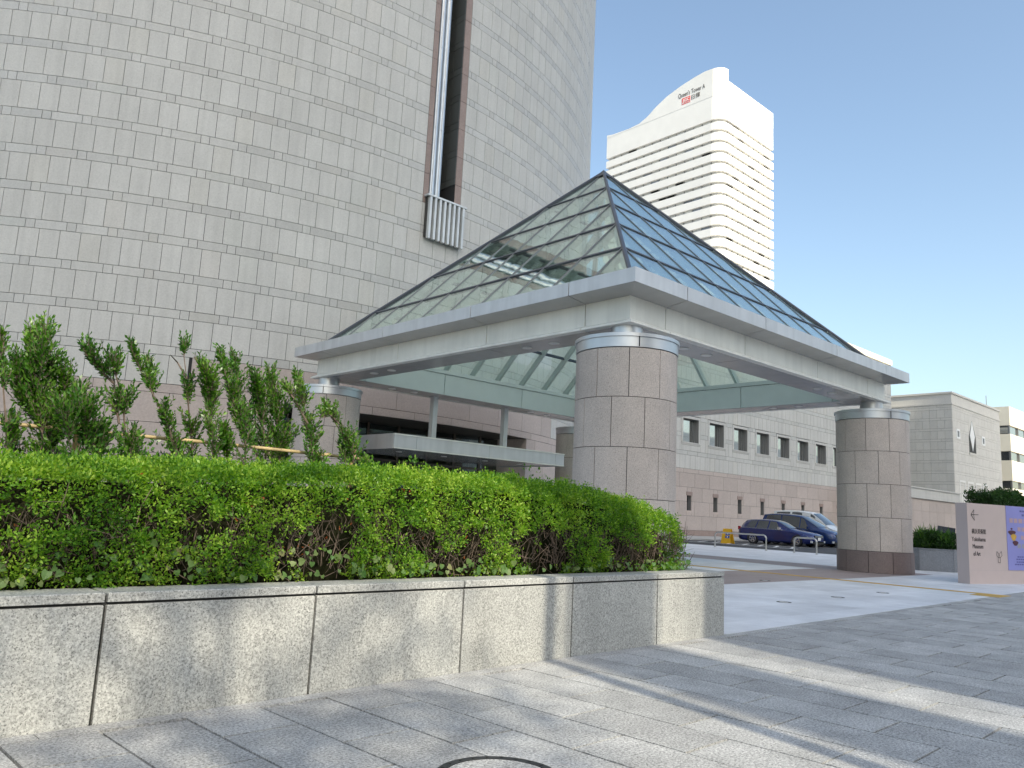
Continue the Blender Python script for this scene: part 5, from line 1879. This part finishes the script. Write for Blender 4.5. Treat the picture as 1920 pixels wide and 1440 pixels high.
car('white_van', 'white people carrier behind the dark blue minivan', 49.4, 22.4, 4.95, 1.86,
    [(0, .32, .70, .78, .62, .5), (.06, .24, .80, .90, .78, .66), (.3, .21, .90, 1.02, .88, .74), (.75, .2, 1.0, 1.12, .925, .78), (1.05, .2, 1.06, 1.26, .93, .78), (1.4, .2, 1.10, 1.58, .93, .74), (1.75, .2, 1.12, 1.84, .93, .72), (2.1, .2, 1.13, 2.08, .93, .72), (3.0, .2, 1.14, 2.18, .93, .72), (4.1, .2, 1.15, 2.18, .93, .72), (4.7, .22, 1.15, 2.12, .92, .71), (4.9, .28, 1.10, 1.5, .88, .68), (4.95, .36, .9, 1.05, .82, .62)],
    'car_white', 1.13, (.95, 3.85), .33, None,
    dict(windows=[[(1.55, 0), (2.20, 0), (2.14, 1), (1.88, 1)], [(2.50, 0), (3.55, 0), (3.40, 1), (2.75, 1)], [(3.65, 0), (4.62, 0), (4.5, 1), (3.55, 1)]], screen=(1.12, 2.0), rear=(4.72, 4.88),
         lamp=(.04, .6, .74, .96, .42), mirror=1.6, mirror_mat='car_white', doors=(2.35, 3.6), handle='rim', grille=(.66, .9), plate=.44))

# ================================================================== unseen objects behind the viewer, several added to shape sun and shade
YT = -250.0
TS = math.tan(SUN_EL) / math.sin(SUN_AZ)    # fall of the light per metre of y
SX = math.cos(SUN_AZ) / math.sin(SUN_AZ)    # sideways drift per metre of y


def back_x(x, y=5.3):
    return x - SX * (y - YT)


sk = thing('shading_skyscraper', 'very tall grey skyscraper across the street with an opening added for sun patches, behind the viewer', 'skyscraper', (-20, YT, 0))  # opening added to let sun reach planter, hedge and paving
DT = 8.0
hx0, hx1 = back_x(-7.0), back_x(8.3)
hz0, hz1 = 0.2 - TS * (YT), 10.8 - TS * YT    # light that falls on w = z + TS*y between these
hz0 += 0.0
lo, hi = hz0, hz1 + TS * DT
X_L, X_R = back_x(-70), back_x(40)
MB().box(X_L, hx0, YT - DT, YT, 0, 290).build('shaft', 'tower_shade', sk)
MB().box(hx1, X_R, YT - DT, YT, 0, 290).build('shaft', 'tower_shade', sk)
MB().box(hx0, hx1, YT - DT, YT, 0, lo).build('shaft', 'tower_shade', sk)
MB().box(hx0, hx1, YT - DT, YT, hi, 290).build('shaft', 'tower_shade', sk)
xx = hx0
while xx < hx1 - .5:                        # slats added across the opening to weaken the sun
    MB().box(xx, xx + .22, YT - .5, YT, lo, hi).build('post', 'tower_shade', sk)
    xx += 1.0
sk2 = thing('shading_slab_block', 'unseen long grey slab block added beside the skyscraper to shade the wing', 'office block', (60, YT, 0))  # added and sized to keep the wing and end block shaded
MB().box(X_R + .01, 134 - SX * (35 - YT), YT - DT, YT, 0, 18.9 - TS * YT + TS * 38).build('slab', 'tower_shade', sk2)
# unseen: lamp post read from its shadow, two pylons added to stripe the paving
lp = thing('lamp_post', 'tall slim steel lamp post behind the viewer', 'lamp post', (3.6, -4, 0))
MB().tube([(3.62, -4, 0), (3.62, -4, 4), (3.62, -4, 9.6)], [.10, .09, .085], 12).build('post', 'rail', lp, smooth=50)
MB().box(3.3, 3.95, -4.25, -3.75, 9.6, 9.75).build('lamp_head', 'rail', lp)
for x, y, w, h, lab in ((6.3, -22.0, .75, 28, 'unseen slim pylon added to cast a shadow band'), (8.9, -22, .9, 30, 'unseen broad pylon added to cast a shadow band')):
    xx = x - SX * (4 - y)
    o = thing('shadow_pylon', lab, 'pylon', (xx, y, 0))
    MB().box(xx - w, xx + w, y - .15, y + .15, 0, h).build('mast', 'tower_shade', o)
# white street-side buildings that the museum windows mirror
for i, (x, y, w, d, h) in enumerate(((70, -120, 90, 30, 40), (190, -90, 150, 30, 30.5))):
    t = thing('street_building', ['white office building with ribbon windows across the street', 'taller white office building further along the street'][i], 'office building', (x + w / 2, y, 0))
    MB().box(x + .3, x + w - .3, y - d, y - .3, 0, h - 1).build('glazing', 'ribbon_dark', t)
    z = 0
    while z < h:
        MB().box(x, x + w, y - d - .3, y, z + 1.5, min(z + 3.8, h)).build('spandrel', 'white_wall', t)
        z += 3.8

# an unseen tall tree added behind the viewer to break up the sunlight
TXT, TYT, TZT = -1.5, -13.0, 15.0
tr = thing('dapple_tree', 'unseen leafy tree added to dapple the sunlight', 'tree', (TXT, TYT, 0))
rs = np.random.RandomState(5)
mb = MB()
mb.tube([(TXT, TYT, -.04), (TXT - .05, TYT, 5), (TXT + .05, TYT, 10.5), (TXT, TYT, 15.8)], [.24, .19, .13, .03], 9)
cl = []
for k in range(60):
    a = rs.rand() * 6.28; z = rs.uniform(12.6, 17.4); r = 2.7 * math.sqrt(max(.05, 1 - ((z - TZT) / 2.7) ** 2)) * (.3 + .7 * rs.rand())
    e = Vector((TXT + r * math.cos(a), TYT + r * math.sin(a), z)); b = Vector((TXT, TYT, min(z - 1.1, 15.2)))
    mb.tube([b, b.lerp(e, .5) + Vector((0, 0, .1)), e], [.04, .025, .01], 5)
    cl.append(e)
mb.build('trunk', 'bark', tr)
cen = np.concatenate([np.array(e[:])[None] + rs.normal(size=(14, 3)) * .30 for e in cl])
leaf_cloud('crown', cen, np.tile(np.array([[0, 0, 1.]]), (len(cen), 1)), .12, .55, 4, .12, 'shrub_leaf', tr, 6)
